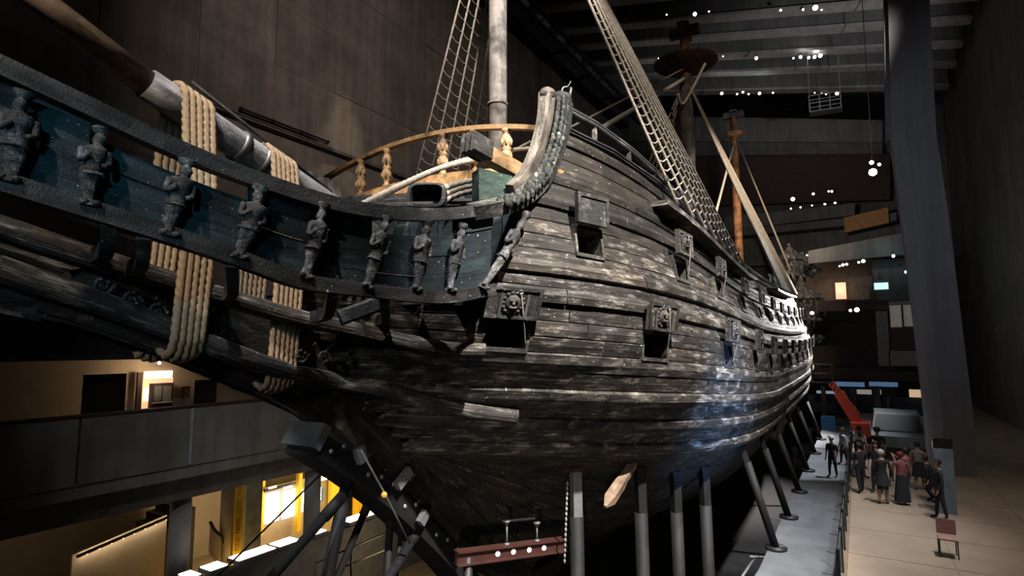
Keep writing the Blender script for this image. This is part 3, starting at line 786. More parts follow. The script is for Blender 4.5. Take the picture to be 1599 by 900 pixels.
# brackets under the waist rail, carried on the upper cheek
for k, (x0, y0, x1, y1) in enumerate(((170, 345, 150, 400), (225, 365, 205, 420), (362, 408, 352, 462), (520, 455, 490, 495), (600, 470, 590, 500))):
    mb = MB(); mb.path(spline([plan(x0, y0), plan(x0, y0).lerp(atX(x1, y1, .7), .5)+Vector((.12, 0, -.12)), atX(x1, y1, .6 if x1 < 450 else 1.2)], 4), [(-.07, -.09), (.07, -.09), (.07, .09), (-.07, .09)]); mb.build('rail_bracket', M['lid'], head)
# blue-black cove between the waist rail and the hull
cv = MB(); rows = []
for x in (640, 680, 720, 752):
    rows.append([on_hull(x, y)+Vector((.03, -.02, 0)) for y in (470, 490, 510, 535)])
cv.grid(rows, True); cv.build('cove_board', M['screen'], head)
# ---- beakhead bulkhead, balustrade, cathead, companion hatch
bk = part('forecastle_front', ship)
for k in range(16):
    x0 = -3.5+k*.44
    mb = MB(); mb.box((x0+.22, 10.5+.02*(k % 2), 7.6), (.425, .1, 2.7)); mb.build('bulkhead_board', M['screen'], bk)
# light oak sill beam cambered across the front
def arch(x, z0, h, xc=3.75): return z0+h*(1-(x/xc)**2)
def archbeam(name, z0, h, yb, wy, hz, mat, x0=-3.75, x1=3.65, n=16):
    pts = [Vector((x0+(x1-x0)*i/n, yb, arch(x0+(x1-x0)*i/n, z0, h))) for i in range(n+1)]
    mb = MB(); mb.path(pts, [(-wy/2, -hz/2), (wy/2, -hz/2), (wy/2, hz/2), (-wy/2, hz/2)]); return mb.build(name, mat, bk)
archbeam('sill_beam', 8.62, .42, 10.55, .35, .32, M['new'])
archbeam('balustrade_rail', 9.62, .62, 10.5, .16, .10, M['new'])
for x in (565, 605, 692, 740, 791):
    # rail pixel -> X on the plane Y = 10.5
    X = atY(x, 230, 10.5).x; zt = arch(X, 9.62, .62)-.05; zb = arch(X, 8.62, .42)+.16
    H = zt-zb; pr = [(.09, 0), (.10, .04), (.07, .08), (.06, .14), (.11, .22), (.13, .32), (.11, .42), (.085, .48), (.115, .52), (.09, .56), (.11, .66), (.12, .76), (.09, .84), (.065, .90), (.10, .94), (.11, 1.0)]
    mb = MB(); mb.lathe((X, 10.5, zb), [(r*1.0, f*H) for r, f in pr], 10, None, .08); B_ = mb.build('baluster', M['carved'], bk)
    for lev in (.3, .66):
        mb = MB()
        for k in range(6):
            a = k/6*2*math.pi; mb.ball((X+.11*math.cos(a), 10.5+.11*math.sin(a), zb+lev*H), .055, (.8, .8, 1.7), 6, 4, .15)
        mb.build('leaf_carving', M['carved'], B_)
# forecastle deck boards behind the balustrade
for k in range(12):
    mb = MB(); x0 = -3.6+k*.6; mb.box((x0+.3, 13.4, arch(x0+.3, 8.5, .35)), (.58, 5.4, .06)); mb.build('deck_board', M['lid'], bk)
# cathead: pale oak timber with a three-sheaved dark end
ca = atX(815, 272, 3.0); cb = atX(757, 240, 2.75); cc = atX(730, 226, 2.68)
mb = MB(); mb.beam(ca, cb, .26, .30); ct = mb.build('cathead', M['new'], ship)
d = (cc-cb).normalized(); sx = d.cross(Vector((0, 0, 1))).normalized()
for s in (-1, 0, 1):
    mb = MB(); mb.beam(cb-d*.05+sx*(.13*s)+Vector((0, 0, .04)), cc+sx*(.13*s)+Vector((0, 0, .06)), .09, .4, cham=.03); mb.build('sheave_cheek', M['lid'], ct)
mb = MB(); mb.hexa([atX(*p, X) for X in (3.05, 2.7) for p in ()] or [atX(748, 312, 2.9), atX(800, 312, 3.25), atX(800, 312, 3.25)+Vector((-.3, .2, 0)), atX(748, 312, 2.9)+Vector((-.3, .2, 0)), atX(748, 262, 2.85), atX(800, 275, 3.2), atX(800, 275, 3.2)+Vector((-.3, .2, 0)), atX(748, 262, 2.85)+Vector((-.3, .2, 0))])
mb.build('cathead_knee', M['green'], ship)
# bow inner wall below the sill, seen over the rail: dark sloped planks and hatch
def hatch():
    c = atX(666, 306, 1.9); up = Vector((0, .15, 1)).normalized(); sd = Vector((RT.x, RT.y, 0)); n = sd.cross(up); n = n if n.y < 0 else -n
    ring = []; N = 20
    for k in range(N):
        a = 2*math.pi*k/N; ca_, sa = math.cos(a), math.sin(a)
        ex = abs(ca_)**.5*(1 if ca_ > 0 else -1); ey = abs(sa)**.5*(1 if sa > 0 else -1)
        ring.append((ex, ey))
    mb = MB(); rows = []
    for f, dd in ((1.22, -.25), (1.22, .06), (1.0, .08), (.94, .0), (.90, -.3)):
        r = [c+sd*(ex*.30*f)+up*(ey*.20*f)+n*dd for ex, ey in ring]; r.append(r[0]); rows.append(r)
    mb.grid(rows); o = mb.build('hatch_coaming', M['rail'], bk)
    mb = MB(); mb.add([c+sd*(ex*.28)+up*(ey*.19)-n*.25 for ex, ey in ring], [tuple(range(N))]); mb.build('hatch_opening', M['black'], o)  # black sheet painted in for the dark inside of the hatch
hatch()
for k in range(5):
    mb = MB(); mb.beam(atX(560-4*k, 322-3*k, 1.2-.5*k), atX(830, 318-5*k, 2.8-.5*k), .3, .08); mb.build('inner_board', M['rail'], bk)
# starboard knight-head seen past the rail
mb = MB(); P = atX(492, 296, -.9)
for k, (dx, h, wd) in enumerate(((-.3, .25, .2), (0, .38, .24), (.25, .25, .2), (.45, .15, .16))):
    mb.beam(P+Vector((dx, .1*k, -.6)), P+Vector((dx-.2, .1*k-.05, h)), wd, .3, (0, 1, 0), .06)
mb.build('knighthead', M['post2'], bk)
# thick cables lying over the bow
for k in range(3):
    pts = [atX(560+5*k, 322, 1.2), atX(620+6*k, 292-2*k, 1.3), atX(690+5*k, 262-2*k, 1.4), atX(760+6*k, 246-4*k, 1.6)]
    mb = MB(); mb.rope(spline(pts, 6), .055, 9); mb.build('anchor_cable', M['rope2'], ship)
for k in range(3):
    mb = MB(); mb.rope(spline([atX(690, 315-10*k, 2.0), atX(720, 302-8*k, 2.2), atX(750, 296-8*k, 2.4)], 5), .06, 9); mb.build('anchor_cable', M['rope2'], ship)
mb = MB(); mb.tube([atY(790, 242, 10.7), atY(846, 212, 10.4)], .03, 8); mb.tube([atY(790, 235, 10.7), atY(848, 230, 10.4)], .045, 8); mb.build('tarred_line', M['rope2'], ship)

# ---- bowsprit with gammoning
b0 = atX(-60, -95, 0); b1 = atX(228, 130, 0); b2 = atX(480, 298, 0)+Vector((0, 1.6, -.55))
bs = MB(); bs.tube([b0, b1], .15, 18, .20); bsp = bs.build('bowsprit', M['spar'], ship)
bs = MB(); q = [b1.lerp(b2, t/10) for t in range(11)]; bs.tube(q, .235, 18, .28); bs.build('heel_section', M['sparold'], bsp)
for x, y in ((372, 232), (403, 262), (420, 262)):
    p = atX(x, y, 0); t = max(0, min(1, (p-b1).dot((b2-b1).normalized())/(b2-b1).length)); c = b1.lerp(b2, t)
    mb = MB(); dd = (b2-b1).normalized(); mb.tube([c-dd*.05, c+dd*.05], .285, 16); mb.build('iron_band', M['iron'], bsp)
mb = MB(); mb.tube([b1+Vector((.1, .6, .24)), b1.lerp(b2, .75)+Vector((.12, 0, .24))], .03, 6); mb.build('jackstay_line', M['rail'], bsp)
def gammon(xc_top, xs_bot, y_bot, n, rr_):
    root = part('gammoning', ship)
    yt0, yt1 = xc_top; yb0, yb1 = xs_bot
    for k in range(n):
        f = k/(n-1); Yt = yt0+(yt1-yt0)*f; Yb = yb0+(yb1-yb0)*f; t = (Yt-b1.y)/(b2.y-b1.y); c = b1.lerp(b2, t); R = .235+.045*t+.045
        loop = []
        for a in range(9):
            an = math.pi*a/8; loop.append(Vector((R*math.cos(an), Yt, c.z+R*math.sin(an)*1.02)))
        zb = y_bot-.06*math.sin(f*math.pi)+.28*(1-f)*0
        hw = .66
        side = [Vector((hw-.02, Yb+(Yt-Yb)*.55, zb+(c.z-zb)*.5)), Vector((hw, Yb, zb+.25)), Vector((hw*.9, Yb, zb+.06)), Vector((hw*.7, Yb, zb)), Vector((.3, Yb, zb+.08))]
        pts = [Vector((-q_.x*.55, q_.y, q_.z)) for q_ in reversed(side)]+list(reversed(loop))+side
        mb = MB(); mb.rope(pts, rr_, 12, pitch=.13, step=.02); mb.build('rope_turn', M['rope'], root)
Y = lambda x: atX(x, 300, 0).y
gammon((atX(288, 200, .3).y, atX(330, 215, .3).y), (atX(270, 550, .64).y, atX(312, 550, .64).y), atX(290, 556, .6).z, 5, .054)
gammon((atX(426, 275, .3).y, atX(462, 290, .3).y), (atX(419, 600, .64).y, atX(457, 600, .64).y), atX(440, 606, .6).z, 6, .045)

# ---- masts
def mast(name, Y, z0, z1, r0, r1, mat, lean=0):
    mb = MB(); mb.tube([Vector((0, Y, z0)), Vector((0, Y+lean*.5, (z0+z1)/2)), Vector((0, Y+lean, z1))], r0, 20, r1); return mb.build(name, mat, ship)
YF, YM, YZ = atX(777, 150, 0).y, atX(1075, 250, 0).y, atX(1151, 330, 0).y
fm = mast('foremast', YF, 7, 22.5, .29, .25, M['mast'])
mb = MB(); mb.box((0, YF, 22), (.5, .5, 1.0)); mb.build('masthead', M['mast'], fm)
for z in (9.6, 12.2, 15.6):
    mb = MB(); mb.tube([Vector((0, YF, z)), Vector((0, YF, z+.07))], .30, 20); mb.build('mast_band', M['mast'], fm)
def topz(y, Yp): return atY(1072, y, Yp).z
zt = topz(98, YM); zt2 = topz(47, YM)
mm = mast('mainmast', YM, 7, zt-1.0, .46, .42, M['mast2'])
mb = MB(); mb.tube([Vector((0, YM, zt-1.4)), Vector((0, YM, zt2-.4))], .36, 16, .30); mb.build('upper_mast', M['orange'], mm)
mb = MB()
for a, r in ((0, .0), (1, 1)): mb.box((0, YM, zt2-.1+.02*a), (1.9, .5, .55), Matrix.Rotation(math.radians(90*a), 3, 'Z'))
mb.box((0, YM, zt2+.3), (.7, .7, .35)); mb.build('masthead_cap', M['mast2'], mm)
mb = MB(); mb.lathe((0, YM, zt-.7), [(.7, .1), (1.25, .3), (1.95, .62), (2.0, .68), (1.85, .66), (1.1, .45), (.5, .35)], 24); tp = mb.build('main_top', M['topwood'], mm)
for k in range(20):
    a = k/20*2*math.pi; mb = MB(); mb.beam((1.2*math.cos(a), YM+1.2*math.sin(a), zt-.44), (2.02*math.cos(a), YM+2.02*math.sin(a), zt+.02), .09, .09); mb.build('top_rib', M['topwood'], tp)
zc = topz(196, YZ)-0; mz = mast('mizzenmast', YZ, 9, zc, .40, .30, M['orange'])
mb = MB(); mb.box((0, YZ, zc+.1), (1.7, .6, .5)); mb.box((0, YZ, zc+.4), (.6, .6, .3)); mb.build('masthead_cap', M['mast2'], mz)
mb = MB(); z5 = topz(222, YZ); mb.lathe((0, YZ, z5-.3), [(.45, 0), (.8, .25), (.8, .35), (.4, .4)], 16); mb.build('mizzen_top', M['orange'], mz)
# stays
def stay(a, b, r, mat, sag=.0, name='stay'):
    a = Vector(a); b = Vector(b); q = [a.lerp(b, t/14)-Vector((0, 0, sag*4*(t/14)*(1-t/14))) for t in range(15)]
    mb = MB(); mb.tube(q, r, 8); return mb.build(name, mat, ship)
stay((0, YM-.5, topz(128, YM)), atX(935, 203, 0), .12, M['rope3'])
stay((0, YM-.5, topz(112, YM)), atX(860, 215, 0), .045, M['rope2'])
mb = MB(); mb.tube(spline([Vector((-.2, YM-1.4, zt-2.6)), Vector((0, YM-.6, zt-2.9)), Vector((1.3, YM-.3, zt-.5))], 6), .09, 8); mb.build('stay_collar', M['rope3'], mm)
stay((0, YZ-.4, topz(240, YZ)), atX(1112, 355, 0), .10, M['rope3'], 0, 'stay')
# shrouds and ratlines
def shrouds(name, top, bots, r, nr, mat, sag=.12, rr=.016, zlo=.05, zhi=.92, rat_step=None):
    root = part(name, ship); top = Vector(top); bots = [Vector(b) for b in bots]
    tops = [top+Vector((0, .19*i, -.04*i)) for i in range(len(bots))]
    for t_, b in zip(tops, bots):
        mb = MB(); mb.tube([b, b.lerp(t_, .5), t_], r, 7); mb.build('shroud', mat, root)
        d = (t_-b).normalized()
        for k_ in (.05, .75): mb = MB(); mb.ball(b+d*k_, .12, (.5, 1, 1), 8, 5); mb.build('deadeye', M['rail'], root)
    for j in range(nr):
        f = zlo+(zhi-zlo)*(j/(nr-1))
        pts = []
        for i in range(len(bots)):
            p = bots[i].lerp(tops[i], f)
            if pts: 
                a = pts[-1]
                mid = a.lerp(p, .5); L = (p-a).length; pts += [a.lerp(p, .25)-Vector((0, 0, sag*L*.75)), mid-Vector((0, 0, sag*L)), a.lerp(p, .75)-Vector((0, 0, sag*L*.75))]
            pts.append(p)
        mb = MB(); mb.tube(pts, rr, 5); mb.build('ratline', mat, root)
def chan(y0, y1, n, z0, out=.45): return [Vector((hx(y, zline(z0, y))+out, y, zline(z0, y))) for y in [y0+(y1-y0)*i/(n-1) for i in range(n)]]
ft = Vector((.25, YF+.1, 21.6))
cb_ = chan(14.3, 22.6, 8, 9.05)
shrouds('fore_shrouds', ft, cb_, .042, 44, M['rope2'], .22, .021)
shrouds('fore_shrouds', ft, [Vector((-p.x, p.y, p.z)) for p in chan(15.2, 19.6, 6, 9.05)], .035, 34, M['rope2'])
def channel(y0, y1, z0, w_):
    mb = MB(); ya = [y0+(y1-y0)*i/10 for i in range(11)]
    pts = [Vector((hx(y, zline(z0, y))+w_/2-.1, y, zline(z0, y)-.08)) for y in ya]
    mb.path(pts, [(-w_/2-.1, -.07), (w_/2, -.07), (w_/2, .06), (-w_/2-.1, .06)]); mb.build('channel', M['wale'], ship)
channel(13.6, 24, 9.0, .6); channel(31, 42, 9.2, .7)
mt = Vector((0, YM, zt-1.0))
shrouds('main_shrouds', mt, chan(33, 42, 9, 9.3, .6), .085, 26, M['rope2'], .05, .03)
shrouds('main_shrouds', mt, [Vector((-p.x, p.y, p.z)) for p in chan(33, 42, 7, 9.3, .6)], .06, 22, M['rope2'], .05, .03)
shrouds('mizzen_shrouds', (0, YZ, z5), chan(50, 54, 4, 10.5, .4), .07, 14, M['rope2'], .05, .03)
# top rail on stanchions above the bulwark
RY = [10.4+i*1.35 for i in range(12)]
rp = [Vector((hx(y, zline(9.6, y))-.1, y, zline(9.62, y)+.62*max(.0, 1-max(0, y-10.4)/16)+.05)) for y in RY]
mb = MB(); mb.path(rp, railprof(.16, .14)); trl = mb.build('bulwark_rail', M['rail'], ship)
for y, p in zip(RY, rp):
    if p.z-zline(9.62, y) < .15: continue
    mb = MB(); mb.beam((p.x, y, zline(9.55, y)), (p.x, y, p.z), .09, .09); mb.build('stanchion', M['lid'], trl)
mb = MB(); ypts = [10.3, 12, 14, 16, 19, 22, 26, 30, 35, 40, 45, 50, 54]
mb.path([Vector((hx(y, zline(9.62, y))+.06, y, zline(9.66, y))) for y in ypts], railprof(.26, .13)); mb.build('cap_rail', M['rail'], ship)
# upper works aft: quarterdeck wall, small posts, quarter galleries and stern turrets
for i, (ya, yb, za, zb_) in enumerate(((34, 54, 9.62, 10.5), (41, 54, 10.5, 11.5), (47, 54, 11.5, 12.6))):
    for j in range(3):
        y0 = ya; n = 8; rows = []; uv = []
        for k in range(n+1):
            Y_ = y0+(yb-y0)*k/n; a = zline(za, Y_); b = zline(zb_, Y_); h = (b-a)/3
            x = hx(Y_, a+h*j)-.05*i
            rows.append([Vector((x-.1, Y_, a+h*j)), Vector((x+.03, Y_, a+h*j+.02)), Vector((x+.01, Y_, a+h*(j+1)-.02)), Vector((x-.1, Y_, a+h*(j+1)))])
            uv.append([(k, 0), (k, .1), (k, .4), (k, .5)])
        mb = MB(); mb.grid(rows, False, uv); mb.build('quarterdeck_plank', M['hull'], ship)
for k in range(13):      # carved uprights along the quarterdeck side
    Y_ = 35+k*1.45; z = zline(9.7, Y_); x = hx(Y_, z)+.1
    mb = MB(); pr = [(.10, 0), (.14, .1), (.09, .25), (.13, .45), (.16, .6), (.08, .75), (.11, .9), (.05, 1.0)]
    mb.lathe((x, Y_, z-.3), [(r, f*1.0) for r, f in pr], 8, None, .12); mb.build('side_carving', M['figure'], ship)
def turret(Y_, z, R, name):
    x = hx(Y_, z)+.15; mb = MB(); pr = [(.1, -1.9), (.35, -1.5), (.75, -.9), (1.0, -.4), (1.05, -.3), (1.0, .0), (1.0, 1.1), (1.1, 1.15), (1.1, 1.3), (.8, 1.7), (.45, 2.1), (.15, 2.6), (.1, 2.9)]
    mb.lathe((x, Y_, z), [(r*R, h*R) for r, h in pr], 14, None, .03); t_ = mb.build('quarter_turret', M['figure'], ship)
    for k in range(14):
        a = k/14*2*math.pi; mb = MB()
        mb.tube([Vector((x+R*1.03*math.cos(a), Y_+R*1.03*math.sin(a), z-.2)), Vector((x+R*1.03*math.cos(a), Y_+R*1.03*math.sin(a), z+1.1*R))], .09, 6); 
        mb.ball((x+R*1.1*math.cos(a), Y_+R*1.1*math.sin(a), z-.3*R), .17, n=6, m=4, jit=.2); mb.ball((x+R*1.1*math.cos(a), Y_+R*1.1*math.sin(a), z+1.25*R), .15, n=6, m=4, jit=.2)
        mb.tube([Vector((x+R*1.05*math.cos(a), Y_+R*1.05*math.sin(a), z+1.35*R)), Vector((x+R*.45*math.cos(a), Y_+R*.45*math.sin(a), z+2.15*R))], .06, 5)
        mb.build('turret_rib', M['figure'], t_)
turret(52.5, 7.6, 1.15, ''); turret(53, 11.2, .9, '')
rnd = random.Random(5)
for k in range(26):
    p = Vector((4.7+rnd.uniform(0, 1.5), 54+rnd.uniform(-.3, .6), 5.5+rnd.uniform(0, 7.5)))
    mb = MB(); mb.ball(p, rnd.uniform(.18, .4), (1, 1, rnd.uniform(.8, 1.8)), 7, 5, .2); mb.build('stern_carving', M['figure'], ship)

# ================================================================== left side: balcony, lower exhibition, dock edge
M['tanwall'] = plain('tan_plaster', (.42, .33, .23), .8, var=.12, scale=1)
M['yellow'] = plain('yellow_paint', (.75, .45, .03), .6, var=.08)
M['screenglow'] = glow('white_screen', (1, 1, .98), 2.6)
M['warmglow'] = glow('warm_lightbox', (1, .84, .6), 3.2)
M['striplight'] = glow('bench_strip_light', (1, .95, .84), 3.0)
M['dim'] = plain('dim_grey_paint', (.12, .12, .12), .7)
wlb = MB(); wlb.span((-17.3, -14, -5), (-17, 40, 4.9)); wlb = struct(wlb.build('wall_lower', M['tanwall']))
g = MB(); g.span((-17, -14, 4.7), (-13.9, 40, 4.9)); struct(g.build('ceiling_balcony', M['wall2']))
g = MB(); g.span((-17, -14, 1.3), (-9.2, 40, 1.6)); slab = struct(g.build('floor_balcony', M['wall2']))
g = MB(); g.span((-17, -14, -4.7), (-8.7, 40, -4.2)); struct(g.build('floor_exhibition', plain('exhibition_floor', (.40, .30, .18), .5, var=.1)))
par = MB(); par.span((-9.05, -14, 1.2), (-9.0, 40, 1.6)); par = struct(par.build('wall_balcony', M['parapet']))
yj = [-4.6, -.6, 3.4, 7.4, atX(297, 680, -9).y, 14.4, 18.4, 22.4, 30]
for a, b in zip(yj, yj[1:]):
    g = MB(); g.span((-9.2, a+.03, 1.56), (-8.95, b-.03, 3.3)); g.build('parapet_panel', M['parapet'], par)
g = MB(); g.span((-9.06, yj[4]-.035, 1.6), (-8.93, yj[4]+.035, 3.28)); g.build('joint_strip', M['teal'], par)
g = MB(); g.span((-9.24, -5, 3.3), (-8.93, 30, 3.37)); g.build('parapet_capping', M['darkbrown'], par)
g = MB(); g.span((-10.2, -14, .45), (-9.5, 40, 1.3)); struct(g.build('trim_2', M['wall2']))
def xbox(name, mat, x0, y0, x1, y1, X, dep, parent=None, **kw):
    xc = (x0+x1)/2; ya = atX(x0, (y0+y1)/2, X).y; yb = atX(x1, (y0+y1)/2, X).y
    g = MB(); g.span((X-dep, ya, atX(xc, y1, X).z), (X, yb, atX(xc, y0, X).z)); return g.build(name, mat, parent, **kw)
# lit shop opening behind the balcony
for (n_, mt_, *r) in (('lit_header', M['warmglow'], 226, 580, 269, 591), ('shop_back', glow('shop_amber', (.9, .55, .3), .8), 221, 591, 269, 640), ('bright_display', glow('shop_white', (1, .85, .65), 2), 226, 606, 235, 626)):
    xbox(n_, mt_, *r, -16.95 if n_ != 'bright_display' else -16.85, .04, wlb)
cab = xbox('display_cabinet', M['darkbrown'], 238, 599, 269, 674, -16.4, .35, None, label='dark wooden display cabinet in the lit shop doorway above balcony', cat='cabinet')
xbox('cabinet_door', M['dim'], 241, 603, 252, 627, -16.36, .04, cab); xbox('cabinet_door', M['dim'], 255, 603, 268, 628, -16.36, .04, cab)
xbox('cabinet_shelf', M['tanwall'], 238, 628, 269, 629.5, -16.34, .06, cab)
xbox('door_1', M['darkbrown'], 214, 582, 222, 642, -16.6, .12)['kind'] = 'structure'
xbox('door_2', M['darkbrown'], 132, 585, 196, 648, -15.4, .2)['kind'] = 'structure'
xbox('door_3', M['darkbrown'], 303, 594, 338, 636, -15.2, .3)['kind'] = 'structure'
g = MB(); c = atX(290, 613, -16.9)
for dy, w_ in ((-.13, .07), (.13, .07)): g.box(c+Vector((.02, dy, 0)), (.03, w_, .5))
g.box(c+Vector((.02, .13, .22)), (.03, .36, .08)); g.box(c+Vector((.02, -.13, .22)), (.03, .18, .05))
g.build('wall_lettering', M['darkbrown'], wlb)
def point(loc, p, col, r=.2):
    l = bpy.data.lights.new('lamp', 'POINT'); l.energy = p; l.color = col; l.shadow_soft_size = r
    o = bpy.data.objects.new('lamp', l); COL.objects.link(o); o.location = loc; return o
pc = atX(245, 585, -15.9); point(pc, 60, (1, .75, .5)); point((-15.5, 21, 3.9), 10, (1, .8, .6))
# lower level
ew = thing('exhibit_screen_wall', (-15, 17, -4.2), 'yellow framed exhibit wall with three glowing white screens under balcony', 'exhibit')
xbox('back_board', M['tanwall'], 408, 748, 540, 840, -15.2, .2, ew)
for x0, y0, x1, y1 in ((414, 770, 436, 816), (442, 765, 464, 808), (468, 766, 474, 800), (484, 764, 502, 784)):
    s_ = xbox('screen', M['screenglow'], x0, y0, x1, y1, -15.0, .05, ew)
    for f in (.33, .72): xbox('caption_line', M['dim'], x0, y0+(y1-y0)*f, x1, y0+(y1-y0)*f+.7, -14.97, .02, s_)
xbox('screen_edge', plain('blue_edge', (.03, .12, .35), .5), 502, 762, 504.5, 783, -14.98, .06, ew)
for x0, y0, x1, y1 in ((406, 748, 413, 836), (466, 740, 471, 830), (518, 722, 540, 800), (556, 745, 575, 812)):
    xbox('yellow_post', M['yellow'], x0, y0, x1, y1, -14.7, .25, ew)
for x0, y0, x1, y1 in ((414, 759, 463, 763), (486, 745, 520, 750)): 
    t_ = xbox('lamp_track', M['housing'], x0, y0, x1, y1, -14.5, .12, ew)
    xbox('lamp_glow', M['warmglow'], x0+6, y0+1, x0+18, y1, -14.36, .03, t_); xbox('lamp_glow', M['warmglow'], x1-20, y0+1, x1-6, y1, -14.36, .03, t_)
point((-6.2, 17, -2.4), 90, (1, .74, .42), .4); point((-12.5, 21, -.5), 160, (1, .74, .3), .4)  # unseen points added to brighten the lower walk and exhibits
for k, (x, y, p, cl) in enumerate(((440, 795, 200, (1, .82, .5)), (520, 775, 150, (1, .75, .3)), (570, 790, 120, (1, .72, .2)), (370, 850, 40, (1, .7, .25)))): point(atX(x, y, -13.3), p, cl, .4)
yc = thing('yellow_exhibit_pillar', (-12.6, atX(363, 830, -12.6).y, -4.2), 'tall yellow-lit curved exhibit pillar with upright lettering beside stairs', 'exhibit pillar')
p = atX(363, 820, -12.6); g = MB(); g.tube([Vector((-12.6, p.y, -3.6)), Vector((-12.6, p.y, .4))], .45, 20); g.build('drum', M['tanwall'], yc)
g = MB(); g.box((-12.14, p.y-.1, -1.4), (.06, .34, 3.4)); g.build('yellow_band', M['yellow'], yc)
g = MB()
for k in range(26):
    if k % 7 == 5: continue
    z = -2.6+k*.105; g.box((-12.1, p.y-.1, z), (.012, .16, .014)); g.box((-12.1, p.y-.1+(.07 if k % 2 else -.07), z+.03), (.012, .014, .06))
g.build('upright_lettering', M['darkbrown'], yc, kind='stuff')
point(Vector((-11.6, p.y-.3, -3.1)), 22, (1, .65, .15), .2)
gp = xbox('grey_partition', plain('grey_partition_paint', (.28, .29, .32), .8), 376, 755, 408, 880, -12.4, .3, None, label='plain grey partition panel between yellow pillar and screen wall', cat='partition')
# stairs and ramp
stt = thing('staircase', (-14.5, 11.5, -4.2), 'dark brown staircase climbing behind the grey round column', 'stairs')
for k in range(9):
    g = MB(); y0 = 10.6+k*.36; z0 = -3.6+k*.3
    g.span((-16.5, y0, -4.2), (-14.25, y0+.36, z0)); st_ = g.build('step', M['darkbrown'], stt)
    g = MB(); g.span((-16.5, y0, z0), (-14.23, y0+.05, z0+.015)); g.build('nosing', M['tanwall'], st_)
g = MB(); g.path(spline([atX(328, 815, -12.9), atX(335, 828, -12.7), atX(346, 838, -12.5), atX(350, 850, -12.5)], 4), [(-.04, -.04), (.04, -.04), (.04, .04), (-.04, .04)]); g.build('handrail', M['darkbrown'], stt)
g = MB(); a_ = spline([atX(328, 818, -12.9), atX(335, 831, -12.7), atX(346, 841, -12.5)], 4); g.grid([a_, [Vector((q_.x, q_.y, q_.z-1.0)) for q_ in a_]]); g.build('balustrade_panel', M['tanwall'], stt)
rampT = [atX(120, 870, -13.6), atX(268, 806, -13.6)]
rmp = thing('ramp_handrail', rampT[0], 'sloping handrail with a row of small warm lights along tan wall', 'handrail')
g = MB(); g.beam(rampT[0], rampT[1], .1, .08); g.build('rail', M['darkbrown'], rmp)
g = MB(); g.hexa([rampT[0]+Vector((-.3, 0, -2.2)), rampT[1]+Vector((-.3, 0, -2.2)), rampT[1]+Vector((-.4, 0, -2.2)), rampT[0]+Vector((-.4, 0, -2.2)), rampT[0]+Vector((-.3, 0, .0)), rampT[1]+Vector((-.3, 0, 0)), rampT[1]+Vector((-.4, 0, 0)), rampT[0]+Vector((-.4, 0, 0))]); g.build('ramp_wall', M['tanwall'], rmp)
for k in range(8):
    c = rampT[0].lerp(rampT[1], .1+k*.12); g = MB(); g.box(c+Vector((-.1, 0, -.07)), (.08, .08, .03)); g.build('rail_light', M['lensw'], rmp)
    point(c+Vector((-.12, 0, -.14)), 1.6, (1, .78, .5), .03)
point((-12.5, 8, -.6), 26, (1, .76, .52), .4)
# dock edge wall with lit bench tops
g = MB(); g.span((-8.7, -12, -4.8), (-8.4, 60, -1.75)); struct(g.build('wall_dock', M['dim']))
for i, (x0, y0, x1, y1) in enumerate(((294, 887, 316, 880), (328, 879, 357, 881), (372, 874, 432, 845), (436, 845, 470, 826), (492, 815, 512, 806), (546, 801, 600, 800))):
    a = atX(x0, y0, -8.5); b = atX(x1, y1, -8.5)
    lab = ['short white glowing bench top right beside the grey round column', 'short white glowing bench top at foot of yellow pillar', 'long white glowing bench top in front of grey partition', 'white glowing bench top below the two large screens', 'white glowing bench top behind the thick leaning cradle strut', 'white glowing bench top right of the leaning struts'][i]
    t_ = thing('light_bench', (-8.7, (a.y+b.y)/2, -1.75), lab, 'bench', 'lit benches along the dock edge')
    g = MB(); g.span((-9.1, a.y, -1.75), (-8.45, b.y, -1.62)); g.build('bench_body', M['dim'], t_)
    g = MB(); g.span((-9.05, a.y+.03, -1.62), (-8.5, b.y-.03, -1.59)); g.build('light_top', M['striplight'], t_)
g = MB(); g.span((-8.45, 13.2, -4.5), (-3.6, 24, -4.3)); struct(g.build('floor_lower', plain('lower_walk', (.34, .25, .15), .6)))
def rcol(px, X, r, lab, z0=-4.2, z1=1.3):
    y = atX(px, 800, X).y; g = MB(); g.tube([Vector((X, y, z0)), Vector((X, y, z1))], r, 24); t_ = g
    o = thing('round_column', (X, y, z0), lab, 'column'); g.build('shaft', M['column'], o)
    g = MB(); g.box((X, y, z1-.12), (r*2.4, r*2.4, .24)); g.build('cap', M['wall2'], o)
rcol(282, -10.0, .31, 'grey round concrete column beside the stairs under left balcony')
rcol(487, -10.0, .31, 'grey round concrete column in front of the screen wall')
# small handrail by the dock
hr = thing('dock_handrail', (-6.6, 15, -4.3), 'thin black handrail on posts behind the cradle struts', 'railing')
for a, b in (((492, 880), (604, 832)), ((492, 905), (604, 858))):
    g = MB(); g.tube([atX(*a, -6.6), atX(*b, -6.6)], .03, 8); g.build('rail', M['barpost'], hr)
for x, y0, y1 in ((492, 878, 960), (604, 832, 870), (548, 856, 920)):
    g = MB(); g.tube([atX(x, y0, -6.6), atX(x, y1, -6.6)], .035, 8); g.build('post', M['barpost'], hr)

